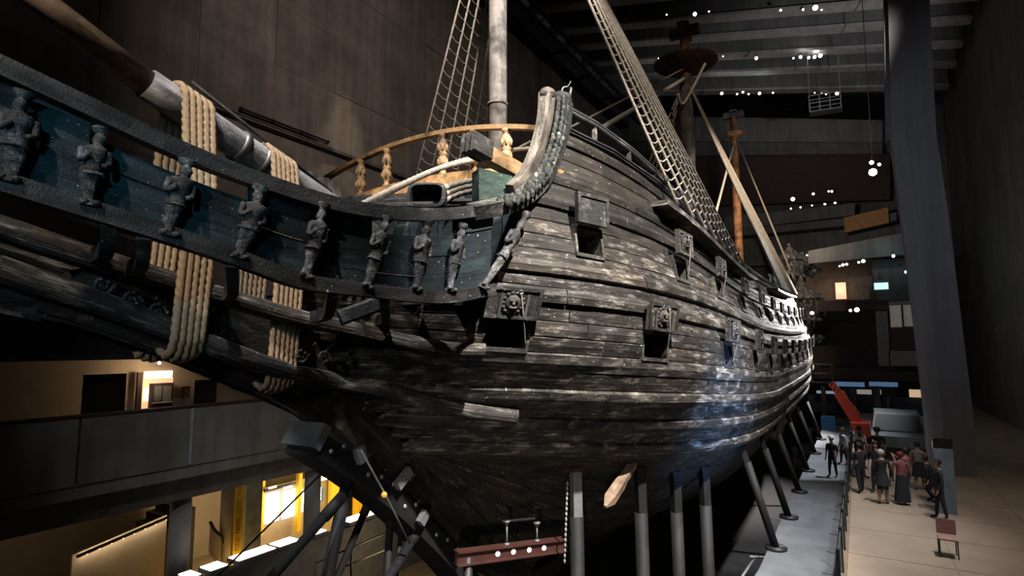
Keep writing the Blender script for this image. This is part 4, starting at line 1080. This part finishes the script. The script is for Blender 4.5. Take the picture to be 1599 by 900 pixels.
# ================================================================== cradle and props under the ship
crd = thing('stem_cradle', (0, 12, -4.5), 'black steel cradle beam bolted under the stem on leaning struts', 'cradle')
cp = [atX(x, y, 0) for x, y in ((482, 683), (540, 722), (600, 768), (650, 815), (700, 868), (760, 945))]
g = MB(); g.path(spline(cp, 4), [(-.42, -.34), (.42, -.34), (.42, .08), (-.42, .08)]); g.build('cradle_beam', M['steel'], crd)
g = MB(); d_ = (cp[0]-cp[1]).normalized(); g.beam(cp[0]-d_*.02, cp[0]+d_*.16, .88, .46, (0, .3, 1)); g.build('end_plate', M['steelg'], crd)
bolt_me = MB().ball((0, 0, 0), .045, n=8, m=5); 
for k in range(15):
    f = (k+.5)/15*(len(cp)-1); i = min(int(f), len(cp)-2); c = cp[i].lerp(cp[i+1], f-i)
    g = MB(); g.ball(c+Vector((.43, 0, .06+.05*(k % 2)-.2*(k % 3 == 0))), .05, (.6, 1, 1), 8, 5); g.build('bolt', M['bolt'], crd)
for (x0, y0, x1, y1, X) in ((560, 700, 566, 722, .55), (640, 735, 620, 760, .55), (665, 800, 656, 818, .55)):
    g = MB(); g.beam(atX(x0, y0, X), atX(x1, y1, X), .12, .2); g.build('clamp_plate', M['steelg'], crd)
for (x0, y0, x1, y1, r, X) in ((548, 728, 505, 930, .12, .2), (535, 775, 400, 930, .085, .5), (577, 782, 515, 930, .075, -.3), (610, 805, 604, 900, .08, -.2), (628, 815, 622, 870, .05, 0), (655, 825, 590, 930, .10, .3)):
    a = atX(x0, y0, X); b = atX(x1, y1, X); b = a+(b-a)*((-4.5-a.z)/(b.z-a.z)); g = MB(); g.tube([a, b], r, 14); g.build('strut', M['steel'], crd)
    g = MB(); g.tube([a+(b-a)*.0, a+(b-a)*.04], r*1.25, 14); g.build('collar', M['steel'], crd)
g = MB(); g.tube([atX(563, 702, .6), atX(600, 770, .6), atX(640, 850, .6)], .02, 6); g.build('tie_cable', M['steelg'], crd)
g = MB(); g.tube([atX(530, 712, -.5), atX(335, 905, -3.5)], .02, 6); g.build('tie_cable', M['steel'], crd)
g = MB(); g.ball(atX(600, 773, .65), .06, n=10, m=6); g.build('amber_marker', plain('amber_marker_glow', (.6, .28, .03), .4, emit=((1, .5, .05), .4)), crd)  # amber ball with a faint glow built into its colour
g = MB(); p = atX(606, 880, -.2); g.box((p.x, p.y, -3.6), (1.1, 1.1, 1.8)); g.build('footing', M['steel'], crd)
# perforated red-brown beam with its two lamps
ra = atX(712, 872, 1.7); rb = atX(884, 850, 1.7); rb = Vector((2.3, rb.y+.2, rb.z))
ra = atX(712, 872, 1.2); rb = atX(884, 850, 2.6)
rbm = thing('red_steel_beam', (ra.x, ra.y, -4.5), 'red-brown steel beam with four round holes below the bow', 'beam')
g = MB(); g.beam(ra, rb, .12, .26); g.beam(ra+Vector((0, 0, .13)), rb+Vector((0, 0, .13)), .26, .03); g.beam(ra-Vector((0, 0, .13)), rb-Vector((0, 0, .13)), .26, .03); g.build('i_beam', M['redsteel'], rbm)
dv = (rb-ra).normalized(); nv = dv.cross(Vector((0, 0, 1))).normalized(); nv = nv if nv.x > 0 else -nv
for x, y in ((771, 861), (795, 858), (820, 855), (844, 852)):
    f = (x-712)/(884-712); c = ra.lerp(rb, f)+nv*.062; g = MB(); 
    g.add([c+dv*.06*math.cos(k/12*2*math.pi)+Vector((0, 0, .06*math.sin(k/12*2*math.pi)))+nv*.006 for k in range(12)], [tuple(range(12))]); g.build('hole_glow_disc', glow('hole_backlight', (.9, .86, .8), .7), rbm)  # glowing disc set on the beam for light seen through a hole
g = MB(); g.tube([ra.lerp(rb, .1), Vector((ra.lerp(rb, .1).x, ra.lerp(rb, .1).y, -4.5))], .1, 10); g.build('post', M['prop'], rbm)
for i, (x, y0, y1) in enumerate(((787, 815, 850), (835, 820, 848))):
    f = (x-712)/(884-712); b_ = ra.lerp(rb, f)+Vector((0, 0, .15)); tpz = b_.z+(y1-y0)/900*13
    t_ = thing('beam_lamp', b_, ['thin steel lamp stand with long crossbar on red-brown beam', 'thin steel lamp stand with funnel head on red-brown beam'][i], 'lamp stand')
    g = MB(); g.tube([b_, Vector((b_.x, b_.y, tpz))], .022, 8); g.build('stem', M['steelg'], t_)
    g = MB(); g.lathe((b_.x, b_.y, tpz-.12), [(.02, 0), (.07, .1), (.09, .13)], 10); g.build('funnel', M['steelg'], t_)
    if i == 0:
        g = MB(); g.beam(b_+Vector((0, 0, tpz-b_.z))-dv*.13, b_+Vector((0, 0, tpz-b_.z))+dv*.72, .07, .03); g.build('crossbar', M['prop'], t_)
    g = MB(); g.tube([b_-Vector((0, 0, .005)), b_+Vector((0, 0, .03))], .06, 10); g.build('foot', M['steelg'], t_)
# props
PX = [(900, 728), (1000, 728), (1055, 735), (1100, 728)]+[(0, y) for y in (18.5, 22, 26, 30.5, 35.5, 41)]
ordn = ['first', 'second', 'third', 'fourth', 'fifth', 'sixth', 'seventh', 'eighth', 'ninth', 'tenth', 'eleventh', 'twelfth', 'thirteenth', 'fourteenth', 'fifteenth']
for i, (x, y) in enumerate(PX):
    P_ = on_hull(x, y) if x else hp(y, zline(2.75, y)); yv = P_.y
    outer = i >= 4
    zt_ = P_.z-.02
    foot = Vector((P_.x+.1, yv-.1, -4.5)) if not outer else Vector((6.4, yv+.1, -.6))
    top = Vector((P_.x-.02, yv, zt_)) if not outer else Vector((P_.x+.02, yv, zt_))
    t_ = thing('hull_prop', foot, f'{ordn[i]} dark steel prop from the bow under the port side of the hull' if i else 'steel hull prop with pale grey jack head nearest the bow', 'prop', 'steel props under the hull')
    d_ = (top-foot)
    g = MB(); g.tube([foot+d_*.02, foot+d_*.84], .16 if not outer else .11, 12); g.build('post', M['steel'], t_)
    g = MB(); g.beam(foot+d_*.83, foot+d_*.99, .22 if not outer else .16, .2 if not outer else .14); g.build('jack_head', M['steelg'] if i == 0 else M['steel'], t_)
    g = MB(); g.beam(foot+d_*.985, foot+d_, .3, .24); g.build('head_plate', M['redsteel'] if i == 0 else M['steel'], t_)
    g = MB(); g.tube([foot, foot+Vector((0, 0, .08))], .3, 12); g.build('base_plate', M['prop'], t_)
    if i == 0:
        g = MB()
        c0 = foot+d_*.95+Vector((-.1, -.25, 0))
        for k in range(16): g.ball(c0+Vector((.0, -.012*k, -.11*k)), .035, (1, .6, 1.5), 6, 4)
        g.build('chain', M['bolt'], t_, kind='stuff')
ta = on_hull(985, 726)+Vector((.05, 0, 0)); tb = atX(945, 792, ta.x-.15)
g = MB(); g.path([ta, ta.lerp(tb, .35), ta.lerp(tb, .5), ta.lerp(tb, .85), tb], [(-.09, -.09), (.09, -.09), (.1, .05), (.02, .1), (-.09, .09)], (0, 1, 0), False, lambda t: [1, 1, 1.25, 1.3, .35][int(round(t*4))])
ot = g.build('broken_timber', M['spar']); fin(ot, None, 'pale splintered timber hanging slantwise under the hull beside first prop', 'timber')
# scaffold-like trestle near the ledge
tr = thing('trestle', atZ(1195, 895, -1.6), 'metal trestle frame at the lower edge beside the ledge', 'trestle')
for (a, b) in (((1150, 915), (1178, 872)), ((1170, 915), (1198, 872)), ((1190, 920), (1212, 872)), ((1172, 870), (1222, 872))):
    g = MB(); g.tube([atX(*a, 5.8), atX(*b, 5.8)], .035, 8); g.build('tube', M['steelg'], tr)

# ================================================================== right side: barrier, column, lift, people
bar = thing('glass_barrier', (8.15, 14, .07), 'low glass barrier on black posts along the walkway kerb', 'barrier')
for k in range(13):
    y = 13.9+k*1.7
    g = MB(); g.box((8.15, y, .57), (.07, .09, 1.0)); g.build('post', M['barpost'], bar)
    if k < 12:
        g = MB(); g.box((8.15, y+.85, .6), (.012, 1.5, .8)); g.build('pane', M['glass'], bar)
cl = thing('leaning_pillar', (atY(1452, 760, 30).x+.7, 30, 0), 'massive grey leaning concrete pillar at right rising to the roof', 'pillar')
def xat(x, y): return atY(x, y, 30)
E_ = [xat(1454, 780), xat(1445, 650), xat(1431, 527), xat(1410, 360), xat(1391, 220), xat(1386, 0), xat(1384, -60)]
E_[0].z = 0
rows = []
for e, wd in zip(E_, (1.5, 1.55, 1.55, 1.6, 1.6, 1.5, 1.5)):
    r = [Vector((e.x, 29.6, e.z)), Vector((e.x+.5, 29.3, e.z)), Vector((e.x+wd, 29.6, e.z)), Vector((e.x+wd, 31, e.z)), Vector((e.x, 31, e.z))]; r.append(r[0]); rows.append(r)
g = MB(); g.grid(rows); g.build('shaft', M['column'], cl)
g = MB(); a = xat(1383, 220); b = xat(1379, -60); g.hexa([a, a+Vector((.45, 0, 0)), a+Vector((.45, .6, 0)), a+Vector((0, .6, 0)), b, b+Vector((.45, 0, 0)), b+Vector((.45, .6, 0)), b+Vector((0, .6, 0))]); g.build('edge_fin', M['beam'], cl)
g = MB(); a = xat(1430, 20); g.span((a.x, 31, roofz(a.x)-3), (a.x+4, 31.6, roofz(a.x))); g.build('roof_bracket', M['column'], cl)
for (x0, x1, X, lab) in ((1446, 1466, 20.5, 'blue-grey square bollard with black cap standing before the pillar'),):
    pp = atZ(1463, 800, 0); t_ = thing('bollard', pp, lab, 'bollard'); g = MB(); g.box(pp+Vector((.25, 0, 1.0)), (.5, .4, 2.0)); g.build('body', plain('blue_grey_panel', (.16, .2, .24), .6), t_)
    g = MB(); g.box(pp+Vector((.25, 0, 2.15)), (.5, .4, .3)); g.build('cap', M['barpost'], t_)
# orange boom lift
BYL = 37
lf = thing('boom_lift', (atY(1358, 700, BYL).x, BYL, 0), 'orange articulated boom lift raised behind the crowd', 'lift')
A0 = atY(1297, 598, BYL); A1 = atY(1338, 648, BYL); A2 = atY(1357, 690, BYL)
g = MB(); g.beam(A0, A1, .34, .34); g.build('upper_arm', M['orangepaint'], lf)
g = MB(); g.beam(A1-(A1-A0).normalized()*1.4, A2, .5, .5); g.build('lower_arm', M['orangepaint'], lf)
for k in range(7):
    c = A0.lerp(A1, .12+k*.13); g = MB(); g.beam(c+Vector((-.02, -.2, -.2)), c+Vector((.14, -.2, .16)), .06, .05); g.build('lattice_bar', M['redsteel'], lf)
g = MB(); g.box((A2.x, BYL, .75), (1.6, 1.8, .7)); g.build('chassis', M['orangepaint'], lf)
for sx in (-.7, .7):
    for sy in (-.8, .8):
        g = MB(); g.tube([Vector((A2.x+sx-.14, BYL+sy, .38)), Vector((A2.x+sx+.14, BYL+sy, .38))], .38, 14); g.build('wheel', M['barpost'], lf)
g = MB()
for z in (0, .5, 1.0):
    for a, b in (((-.5, -.4), (.5, -.4)), ((.5, -.4), (.5, .4)), ((.5, .4), (-.5, .4)), ((-.5, .4), (-.5, -.4))): g.beam(A0+Vector((a[0]-.4, a[1], z)), A0+Vector((b[0]-.4, b[1], z)), .05, .05)
for a in (-.5, .5):
    for b in (-.4, .4): g.beam(A0+Vector((a-.4, b, 0)), A0+Vector((a-.4, b, 1)), .05, .05)
g.build('basket', M['barpost'], lf)
# service vehicle parked behind the visitors
vp = atZ(1408, 722, 0); vh = thing('service_vehicle', (vp.x, vp.y, 0), 'pale grey service vehicle with dark windscreen parked behind visitors', 'vehicle')
def vb(n_, mt_, pts): g = MB(); g.hexa([Vector((vp.x+a, vp.y+b, c)) for a, b, c in pts]); return g.build(n_, mt_, vh)
PV = plain('pale_vehicle_paint', (.16, .19, .20), .4)
vb('body', PV, [(-1.1, 0, .4), (1.1, 0, .4), (1.1, 4, .4), (-1.1, 4, .4), (-1.1, 0, 1.1), (1.1, 0, 1.1), (1.1, 4, 1.3), (-1.1, 4, 1.3)])
vb('cabin', PV, [(-1.05, 1.2, 1.15), (1.05, 1.2, 1.15), (1.05, 3.9, 1.3), (-1.05, 3.9, 1.3), (-.9, 1.9, 2.0), (.9, 1.9, 2.0), (.9, 3.8, 2.0), (-.9, 3.8, 2.0)])
vb('windscreen', M['barpost'], [(-.95, 1.2, 1.22), (.95, 1.2, 1.22), (.95, 1.26, 1.22), (-.95, 1.26, 1.22), (-.84, 1.78, 1.9), (.84, 1.78, 1.9), (.84, 1.84, 1.9), (-.84, 1.84, 1.9)])
vb('bumper', M['barpost'], [(-1.12, -.1, .4), (1.12, -.1, .4), (1.12, 0, .4), (-1.12, 0, .4), (-1.12, -.1, .62), (1.12, -.1, .62), (1.12, 0, .62), (-1.12, 0, .62)])
for a in (-1, 1):
    for b in (.8, 3.2):
        g = MB(); g.tube([Vector((vp.x+a*.98-.1, vp.y+b, .36)), Vector((vp.x+a*.98+.1, vp.y+b, .36))], .36, 14); g.build('wheel', M['barpost'], vh)
# bright tilted monitor and work lamp
sp = atY(1410, 664, 40); mo = thing('monitor', (sp.x, 40, 0), 'bright white monitor on a dark stand in front of far wall', 'monitor')
g = MB(); g.box(sp, (.75, .06, .5), Matrix.Rotation(.35, 3, 'Y')); g.build('screen', glow('monitor_glow', (.85, .9, 1), 1.5), mo)
g = MB(); g.box(sp+Vector((0, .06, 0)), (.85, .05, .6), Matrix.Rotation(.35, 3, 'Y')); g.build('case', M['barpost'], mo)
g = MB(); g.tube([Vector((sp.x, 40.1, 0)), sp+Vector((0, .1, 0))], .05, 8); g.build('stand', M['barpost'], mo)
g = MB(); g.box((sp.x, 40.1, .03), (.6, .6, .06)); g.build('base', M['barpost'], mo)
wp = atY(1369, 688, 30); wk = thing('work_light', (wp.x, 30, 0), 'bright white work lamp on a thin stand behind crowd', 'lamp')
g = MB(); g.tube([Vector((wp.x, 30, 0)), wp], .025, 8); g.build('stand', M['steelg'], wk)
g = MB(); g.box((wp.x, 30, .02), (.5, .5, .04)); g.build('base', M['steelg'], wk)
g = MB(); g.box(wp+Vector((0, .06, 0)), (.3, .1, .2)); g.build('head', M['housing'], wk)
g = MB(); g.box(wp-Vector((0, .01, 0)), (.26, .04, .16)); g.build('lens', M['lens'], wk)
point(wp+Vector((0, -.2, 0)), 14, (1, 1, 1), .1)

# ---- people
def person(px, py, facing, label, h=1.72, skin=(.35, .2, .14), top=(.02, .02, .022), bot=(.02, .02, .025), hair=(.03, .02, .015), arms='down', skirt=None, z=0, hat=None, stride=.1, lean=0, crouch=0):
    P_ = atZ(px, py, z); t_ = thing('person', P_, label, 'person', 'visitors on the walkway')
    s = h/1.72; cs, sn = math.cos(facing), math.sin(facing)
    def W(x, y, zz): return P_+Vector((x*cs-y*sn, x*sn+y*cs, zz))*1.0 if False else P_+Vector((s*(x*cs-y*sn), s*(x*sn+y*cs), s*zz))
    c = crouch
    V = [('pelvis', (0, 0, .94-c*.45), (.15, .12)), ('waist', (0, lean*.3, 1.1-c*.45), (.135, .105)), ('chest', (0, lean*.6, 1.32-c*.45), (.165, .115)), ('neckb', (0, lean*.9, 1.46-c*.45), (.07, .07)), ('neck', (0, lean, 1.52-c*.45), (.055, .055)), ('jaw', (0, lean+.025, 1.58-c*.45), (.07, .08)), ('head', (0, lean+.01, 1.66-c*.45), (.082, .095)), ('crown', (0, lean, 1.70-c*.45), (.055, .06))]
    Eg = [(0, 1, 'top'), (1, 2, 'top'), (2, 3, 'top'), (3, 4, 'skin'), (4, 5, 'skin'), (5, 6, 'skin'), (6, 7, 'skin')]
    for sd in (-1, 1):
        b = len(V); st_ = stride*sd; k = c*.4
        V += [('hip', (.09*sd, 0, .86-c*.45), (.10, .10)), ('knee', (.10*sd, st_*.5+k, .48-c*.12), (.068, .068)), ('ankle', (.10*sd, st_-.02, .09), (.045, .045)), ('toe', (.12*sd, st_+.15, .035), (.038, .032))]
        Eg += [(0, b, 'bot'), (b, b+1, 'bot'), (b+1, b+2, 'bot' if not skirt else 'skin'), (b+2, b+3, 'shoe')]
        b = len(V); zo = -c*.45
        if arms == 'down' or (arms == 'one' and sd < 0): A = [(.20*sd, lean*.75, 1.40+zo), (.25*sd, -.02+lean*.5, 1.12+zo), (.23*sd, .08+lean*.4, .88+zo)]
        elif arms == 'photo': A = [(.20*sd, lean*.75, 1.40+zo), (.24*sd, .16, 1.20+zo), (.06*sd, .36, 1.42+zo)]
        elif arms == 'one': A = [(.20*sd, lean*.75, 1.40+zo), (.25*sd, .12, 1.15+zo), (.1*sd, .34, 1.2+zo)]
        else: A = [(.20*sd, lean*.75, 1.40+zo), (.25*sd, .02, 1.14+zo), (.03*sd, .2, 1.14+zo)]
        hd = Vector(A[2])+(Vector(A[2])-Vector(A[1])).normalized()*.09
        V += [('sh', A[0], (.065, .06)), ('el', A[1], (.045, .045)), ('wr', A[2], (.03, .028)), ('palm', tuple(hd), (.036, .022))]
        Eg += [(2, b, 'top'), (b, b+1, 'top'), (b+1, b+2, 'skin' if (px % 2) else 'top'), (b+2, b+3, 'skin')]
        f0 = b+3
        for q_ in range(5):
            o_ = (Vector(A[2])-Vector(A[1])).normalized(); sdv = Vector((1, 0, 0)) if abs(o_.x) < .7 else Vector((0, 1, 0))
            base = hd+sdv*(.016*(q_-2)); ln = (.05, .075, .08, .075, .06)[q_]
            V.append(('f', tuple(base+o_*ln*.55+sdv*(.03 if q_ == 0 else 0)), (.010, .010))); V.append(('f2', tuple(base+o_*ln+Vector((0, .015, 0))), (.008, .008)))
            Eg += [(f0, len(V)-2, 'skin'), (len(V)-2, len(V)-1, 'skin')]
    me = bpy.data.meshes.new('body'); me.from_pydata([W(*v[1]) for v in V], [(a, b) for a, b, _ in Eg], [])
    tmp = bpy.data.objects.new('tmp_body', me); COL.objects.link(tmp)
    md = tmp.modifiers.new('skin', 'SKIN'); md.use_smooth_shade = True
    for i, v in enumerate(V):
        sv = me.skin_vertices[0].data[i]; sv.radius = (v[2][0]*s, v[2][1]*s); sv.use_root = (i == 0)
    tmp.modifiers.new('sub', 'SUBSURF').levels = 1
    dg = bpy.context.evaluated_depsgraph_get(); bme = bpy.data.meshes.new_from_object(tmp.evaluated_get(dg))
    bpy.data.objects.remove(tmp)
    ms = {'skin': plain('skin', skin, .5, var=.05, bump=0), 'top': plain('top_cloth', top, .85, var=.2, scale=12), 'bot': plain('trouser_cloth', bot, .85, var=.2, scale=12), 'shoe': plain('shoe', (.015, .013, .012), .5)}
    keys = list(ms); bme.materials.clear()
    for k in keys: bme.materials.append(ms[k])
    segs = [(W(*V[a][1]), W(*V[b][1]), k) for a, b, k in Eg]
    for pl in bme.polygons:
        c_ = pl.center; best = 9; bk_ = 'top'
        for a, b, k in segs:
            ab = b-a; t = max(0, min(1, (c_-a).dot(ab)/max(1e-9, ab.length_squared))); d_ = (c_-(a+ab*t)).length
            if d_ < best: best = d_; bk_ = k
        pl.material_index = keys.index(bk_); pl.use_smooth = True
    body = bpy.data.objects.new('body', bme); COL.objects.link(body); fin(body, t_)
    hc = W(0, lean, 1.665-c*.45); g = MB()
    g.ball(hc+Vector((-(-.015)*sn*0, 0, .01)), .108*s, (1, 1, 1.05), 12, 8, .02)
    ho = g.build('hair', plain('hair', hair, .7, var=.2, scale=20), t_)
    bmm = bmesh.new(); bmm.from_mesh(ho.data)
    fd = Vector((-sn, cs, 0))
    dl = [v for v in bmm.verts if (v.co-hc).dot(fd) > .035*s and v.co.z < hc.z+.05*s or v.co.z < hc.z-.09*s]
    bmesh.ops.delete(bmm, geom=dl, context='VERTS'); bmm.to_mesh(ho.data); bmm.free()
    g = MB()
    for sd in (-1, 1): g.ball(W(.032*sd, lean+.105, 1.645-c*.45), .012*s, n=6, m=4)
    g.build('eyes', M['barpost'], body)
    g = MB(); g.ball(W(0, lean+.118, 1.615-c*.45), .017*s, n=6, m=4); g.build('nose', ms['skin'], body)
    if skirt:
        g = MB(); z1_, z0_, r0_ = skirt; rows = []
        for f in range(5):
            zz = z1_+(z0_-z1_)*f/4; rr = .15+(r0_-.15)*f/4; r = [W(rr*math.cos(a/14*2*math.pi), rr*.8*math.sin(a/14*2*math.pi), zz) for a in range(15)]; rows.append(r)
        g.grid(rows, True); g.build('skirt', ms['bot'], t_)
    if hat:
        g = MB(); g.lathe(hc+Vector((0, 0, .03)), [(.15*s, 0), (.125*s, .02), (.12*s, .07), (.08*s, .12), (.02, .13)], 14); g.build('hat', plain('hat_cloth', hat, .6), t_)
    if arms in ('photo', 'one'):
        c_ = W(0 if arms == 'photo' else .1, .46, 1.47-c*.45 if arms == 'photo' else 1.24-c*.45)
        g = MB(); g.box(c_, (.085, .02, .16), Matrix.Rotation(facing, 3, 'Z'))
        ph = g.build('phone', M['barpost']); fin(ph, None, 'phone held up by '+label.split(' with ')[0].split(' in ')[0]+' '+('in '+label.split(' in ')[1] if ' in ' in label else ''), 'phone', 'phones held by visitors'); return t_
    return t_
rad = math.radians
person(1345, 771, rad(35), 'person in black top and trousers standing alone left of group', 1.72, arms='fold')
person(1380, 788, rad(-5), 'person in long black coat with pale hair seen from behind', 1.72, hair=(.4, .36, .3), stride=.06, skirt=(1.0, .62, .24))
person(1371, 770, rad(160), 'person in black jacket left of the pale-haired person', 1.75, stride=.12)
person(1410, 789, rad(10), 'person in faded red top and wide black trousers', 1.66, top=(.20, .07, .065), hair=(.12, .025, .015), skirt=(1.0, .12, .25))
person(1418, 783, rad(60), 'person in pinkish red shirt and blue jeans raising a phone', 1.72, top=(.26, .10, .11), bot=(.05, .06, .08), arms='photo')
person(1437, 766, rad(-20), 'person in black skirt with bare legs at right of group', 1.68, top=(.25, .22, .2), skirt=(1.05, .5, .26))
person(1460, 785, rad(70), 'crouching person in black clothes by the pillar', 1.7, crouch=.5, lean=.2)
person(1470, 812, rad(100), 'person in dark blue clothes at far right edge of walkway', 1.75, top=(.02, .022, .03))
person(1341, 747, rad(-60), 'person in black shirt and blue jeans leaning by barrier', 1.75, bot=(.08, .10, .15), lean=.15, stride=.2)
person(1345, 733, rad(-30), 'person in white shirt and jeans further back by barrier', 1.75, top=(.55, .57, .62), bot=(.08, .10, .15))
person(1373, 738, rad(180), 'person in black wearing wide dark hat behind the group', 1.75, hat=(.02, .02, .02))
person(1301, 746, rad(150), 'person in black with white helmet standing on grey ledge', 1.75, z=-.6, hat=(.6, .6, .58))
person(1318, 726, rad(120), 'person in pale jacket near the bottom of the blue booth', 1.72, top=(.3, .32, .33), z=-.6)
# pink folding seat at the edge
sp = atZ(1466, 868, 0); sto = thing('folding_seat', sp, 'small pink folding seat at the right edge of walkway', 'seat')
PK = plain('pink_canvas', (.32, .17, .16), .8)
g = MB(); g.box(sp+Vector((.2, 0, .45)), (.4, .4, .03)); g.build('seat', PK, sto)
g = MB(); g.box(sp+Vector((.2, .2, .68)), (.4, .03, .36)); g.build('backrest', PK, sto)
for a in (.02, .38):
    for b in (-.18, .18): g = MB(); g.tube([sp+Vector((a, b, 0)), sp+Vector((a, b, .45))], .014, 6); g.build('leg', M['barpost'], sto)

# ================================================================== visible lamps
def lampthing(pos, aim, r, label, group, lens='lens', hang=None):
    pos = Vector(pos); d_ = (Vector(aim)-pos).normalized(); t_ = thing('spotlight', pos, label, 'spotlight', group)
    g = MB(); g.tube([pos-d_*r*2.6, pos-d_*r*2.2, pos], r*.8, 12, r*1.08); g.build('housing', M['housing'], t_)
    g = MB(); x = d_.cross(Vector((0, 0, 1))).normalized(); y = x.cross(d_)
    g.add([pos+d_*.012+(x*math.cos(k/12*2*math.pi)+y*math.sin(k/12*2*math.pi))*r*.92 for k in range(12)], [tuple(range(12))]); g.build('lens', M[lens], t_)
    g = MB(); g.beam(pos-d_*r*1.5, pos-d_*r*1.5+Vector((0, 0, (hang-pos.z) if hang else r*3.2)), min(.05, r*.4) if hang else r*.4, min(.05, r*.4) if hang else r*.4); g.build('bracket', M['housing'], t_)
AIM = (7.5, 6, 5)
def ordl(i): return ordn[i]
def lrow(pts, rowname, zp=None, Yp=None, base=.075, aim=AIM):
    for i, (x, y, k) in enumerate(sorted(pts)):
        p = atZ(x, y, zp) if zp else atY(x, y, Yp)
        lampthing(p, aim, base*k, f'{ordl(i)} spotlight from the left {rowname}', 'spotlights '+rowname, 'lens' if k > .9 else 'lensd')
lrow([(1041, 23, .8), (1085, 22, 1.9), (1107, 18, .8), (1219, 16, 1.1), (1254, 15, 1.1), (1273, 12, 2.6), (1283, 15, 1)], 'on the highest visible roof beam', zp=29.4)
lrow([(1028, 91, .7), (1129, 88, .8), (1181, 91, 1.8), (1239, 91, 1), (1250, 89, 1.8), (1263, 90, 1.5), (1272, 89, 1.9), (1281, 87, 2.2)], 'on the middle roof beam', zp=29.4)
lrow([(1012, 145, 1.8), (1020, 145, 1.8), (1127, 146, 1.8), (1151, 147, 1.2), (1160, 144, 1.4), (1169, 147, 1.1), (1186, 146, 1.8), (1207, 145, 1.1), (1272, 145, .9), (1283, 146, .9), (1290, 147, 1), (1307, 146, 2.2)], 'on the lowest roof beam', zp=29.4)
lampthing(atX(913, 40, -11.3), AIM, .2, 'lone bright spotlight left of the fore shrouds under roof', None)
lampthing(atY(1363, 269, 44), AIM, .26, 'largest glaring floodlight beside the right pillar', None, hang=roofz(9.5)+.1)
lampthing(atY(1361, 254, 44), AIM, .14, 'smaller floodlight directly above the largest glaring floodlight', None)
lampthing(atY(1373, 257, 44), AIM, .11, 'little spotlight just right of the glaring floodlights', None)
lrow([(1238, 311, 1.8), (1270, 303, 1.1), (1294, 299, .9), (1299, 299, 1)], 'under the far upper gallery', Yp=63, base=.11)
lrow([(1235, 326, .9), (1250, 324, .9), (1268, 321, .8), (1288, 319, 1), (1304, 317, 1)], 'along the far gallery parapet', Yp=62.5, base=.10)
lrow([(1238, 405, 2), (1260, 400, 1.3)], 'just behind the mizzen shrouds', Yp=58, base=.10)
lrow([(1311, 416, .8), (1316, 414, 1.2), (1322, 413, 1.1), (1341, 410, 1), (1348, 408, 1.6), (1395, 400, 1.3)], 'below the grey middle parapet', Yp=50.8, base=.085)
lrow([(1328, 485, 1.2), (1338, 484, 2)], 'below the dark brown parapet', Yp=51.5, base=.09)
lampthing(atY(1268, 489, 50), AIM, .14, 'bright spotlight beside the stern turret', None)
lampthing(atX(395, 726, -10.6), (-4, 8, -2), .06, 'small spotlight under the balcony above the screen wall', None, hang=1.32)
lampthing(atX(237, 771, -10.4), (-4, 5, -1), .07, 'small spotlight under the balcony left of round column', None, hang=1.32)
lampthing(atX(258, 765, -10.4), (-4, 5, -1), .05, 'tiny spotlight under the balcony nearest the round column', None, hang=1.32)
lampthing(atX(249, 567, -15), (-6, 5, 3), .07, 'small spotlight above the lit shop doorway', None)
g = MB(); p = atY(1414, 425, 51); g.box(p, (.12, .08, .18)); tg = g.build('teal_lamp', glow('teal_glow', (.3, .9, .9), 4)); fin(tg, None, 'small teal wall lamp near the right pillar', 'lamp')
point(p+Vector((-.5, -.6, 0)), 40, (.2, .9, .9), .1)
g = MB(); p = atY(1376, 447, 51.5); g.box(p, (.9, .06, .5)); tg = g.build('lit_sign', glow('cyan_sign', (.55, .95, .9), 1.2)); fin(tg, None, 'glowing pale cyan sign above dark brown parapet', 'sign')
p0 = atY(1304, 442, 57.5); p1 = atY(1322, 467, 57.5); g = MB(); g.span((p0.x, 57.4, p1.z), (p1.x, 57.6, p0.z)); wn = g.build('window_1', glow('peach_window', (.85, .5, .33), .85)); wn['kind'] = 'structure'
point(atY(1313, 450, 56.5), 40, (1, .7, .5), .3)
# hanging maintenance platform
pa = atY(1263, 150, 52); pb = atY(1312, 142, 52); hpn = thing('hanging_platform', pa-Vector((0, 0, 1.4)), 'pale steel maintenance platform hanging below lowest roof beam', 'platform')
for dz in (0, -.65, -1.35):
    for dy in (0, 1): g = MB(); g.beam(pa+Vector((0, dy, dz)), pb+Vector((0, dy, dz)), .08, .08); g.build('rail', M['steelg'], hpn)
for f in (0, .33, .66, 1):
    for dy in (0, 1): c = pa.lerp(pb, f)+Vector((0, dy, 0)); g = MB(); g.beam(c, c-Vector((0, 0, 1.4)), .07, .07); g.build('post', M['steelg'], hpn)
g = MB(); c = (pa+pb)/2; g.hexa([pa+Vector((0, 0, -1.42)), pb+Vector((0, 0, -1.42)), pb+Vector((0, 1, -1.42)), pa+Vector((0, 1, -1.42)), pa+Vector((0, 0, -1.35)), pb+Vector((0, 0, -1.35)), pb+Vector((0, 1, -1.35)), pa+Vector((0, 1, -1.35))]); g.build('deck', M['prop'], hpn)
for f in (0, 1): c = pa.lerp(pb, f)+Vector((0, .5, 0)); g = MB(); g.tube([c, Vector((c.x, c.y, roofz(c.x)+1.4))], .03, 6); g.build('hanger', M['steelg'], hpn)

for x in (1016, 1130, 1186, 1300):
    point(atZ(x, 143, 29.55)+Vector((0, -.75, -.1)), 40, (1, .98, .95), .1)
for x in (1255, 1275):
    point(atZ(x, 86, 29.55)+Vector((0, -.75, -.1)), 18, (1, .98, .95), .1)
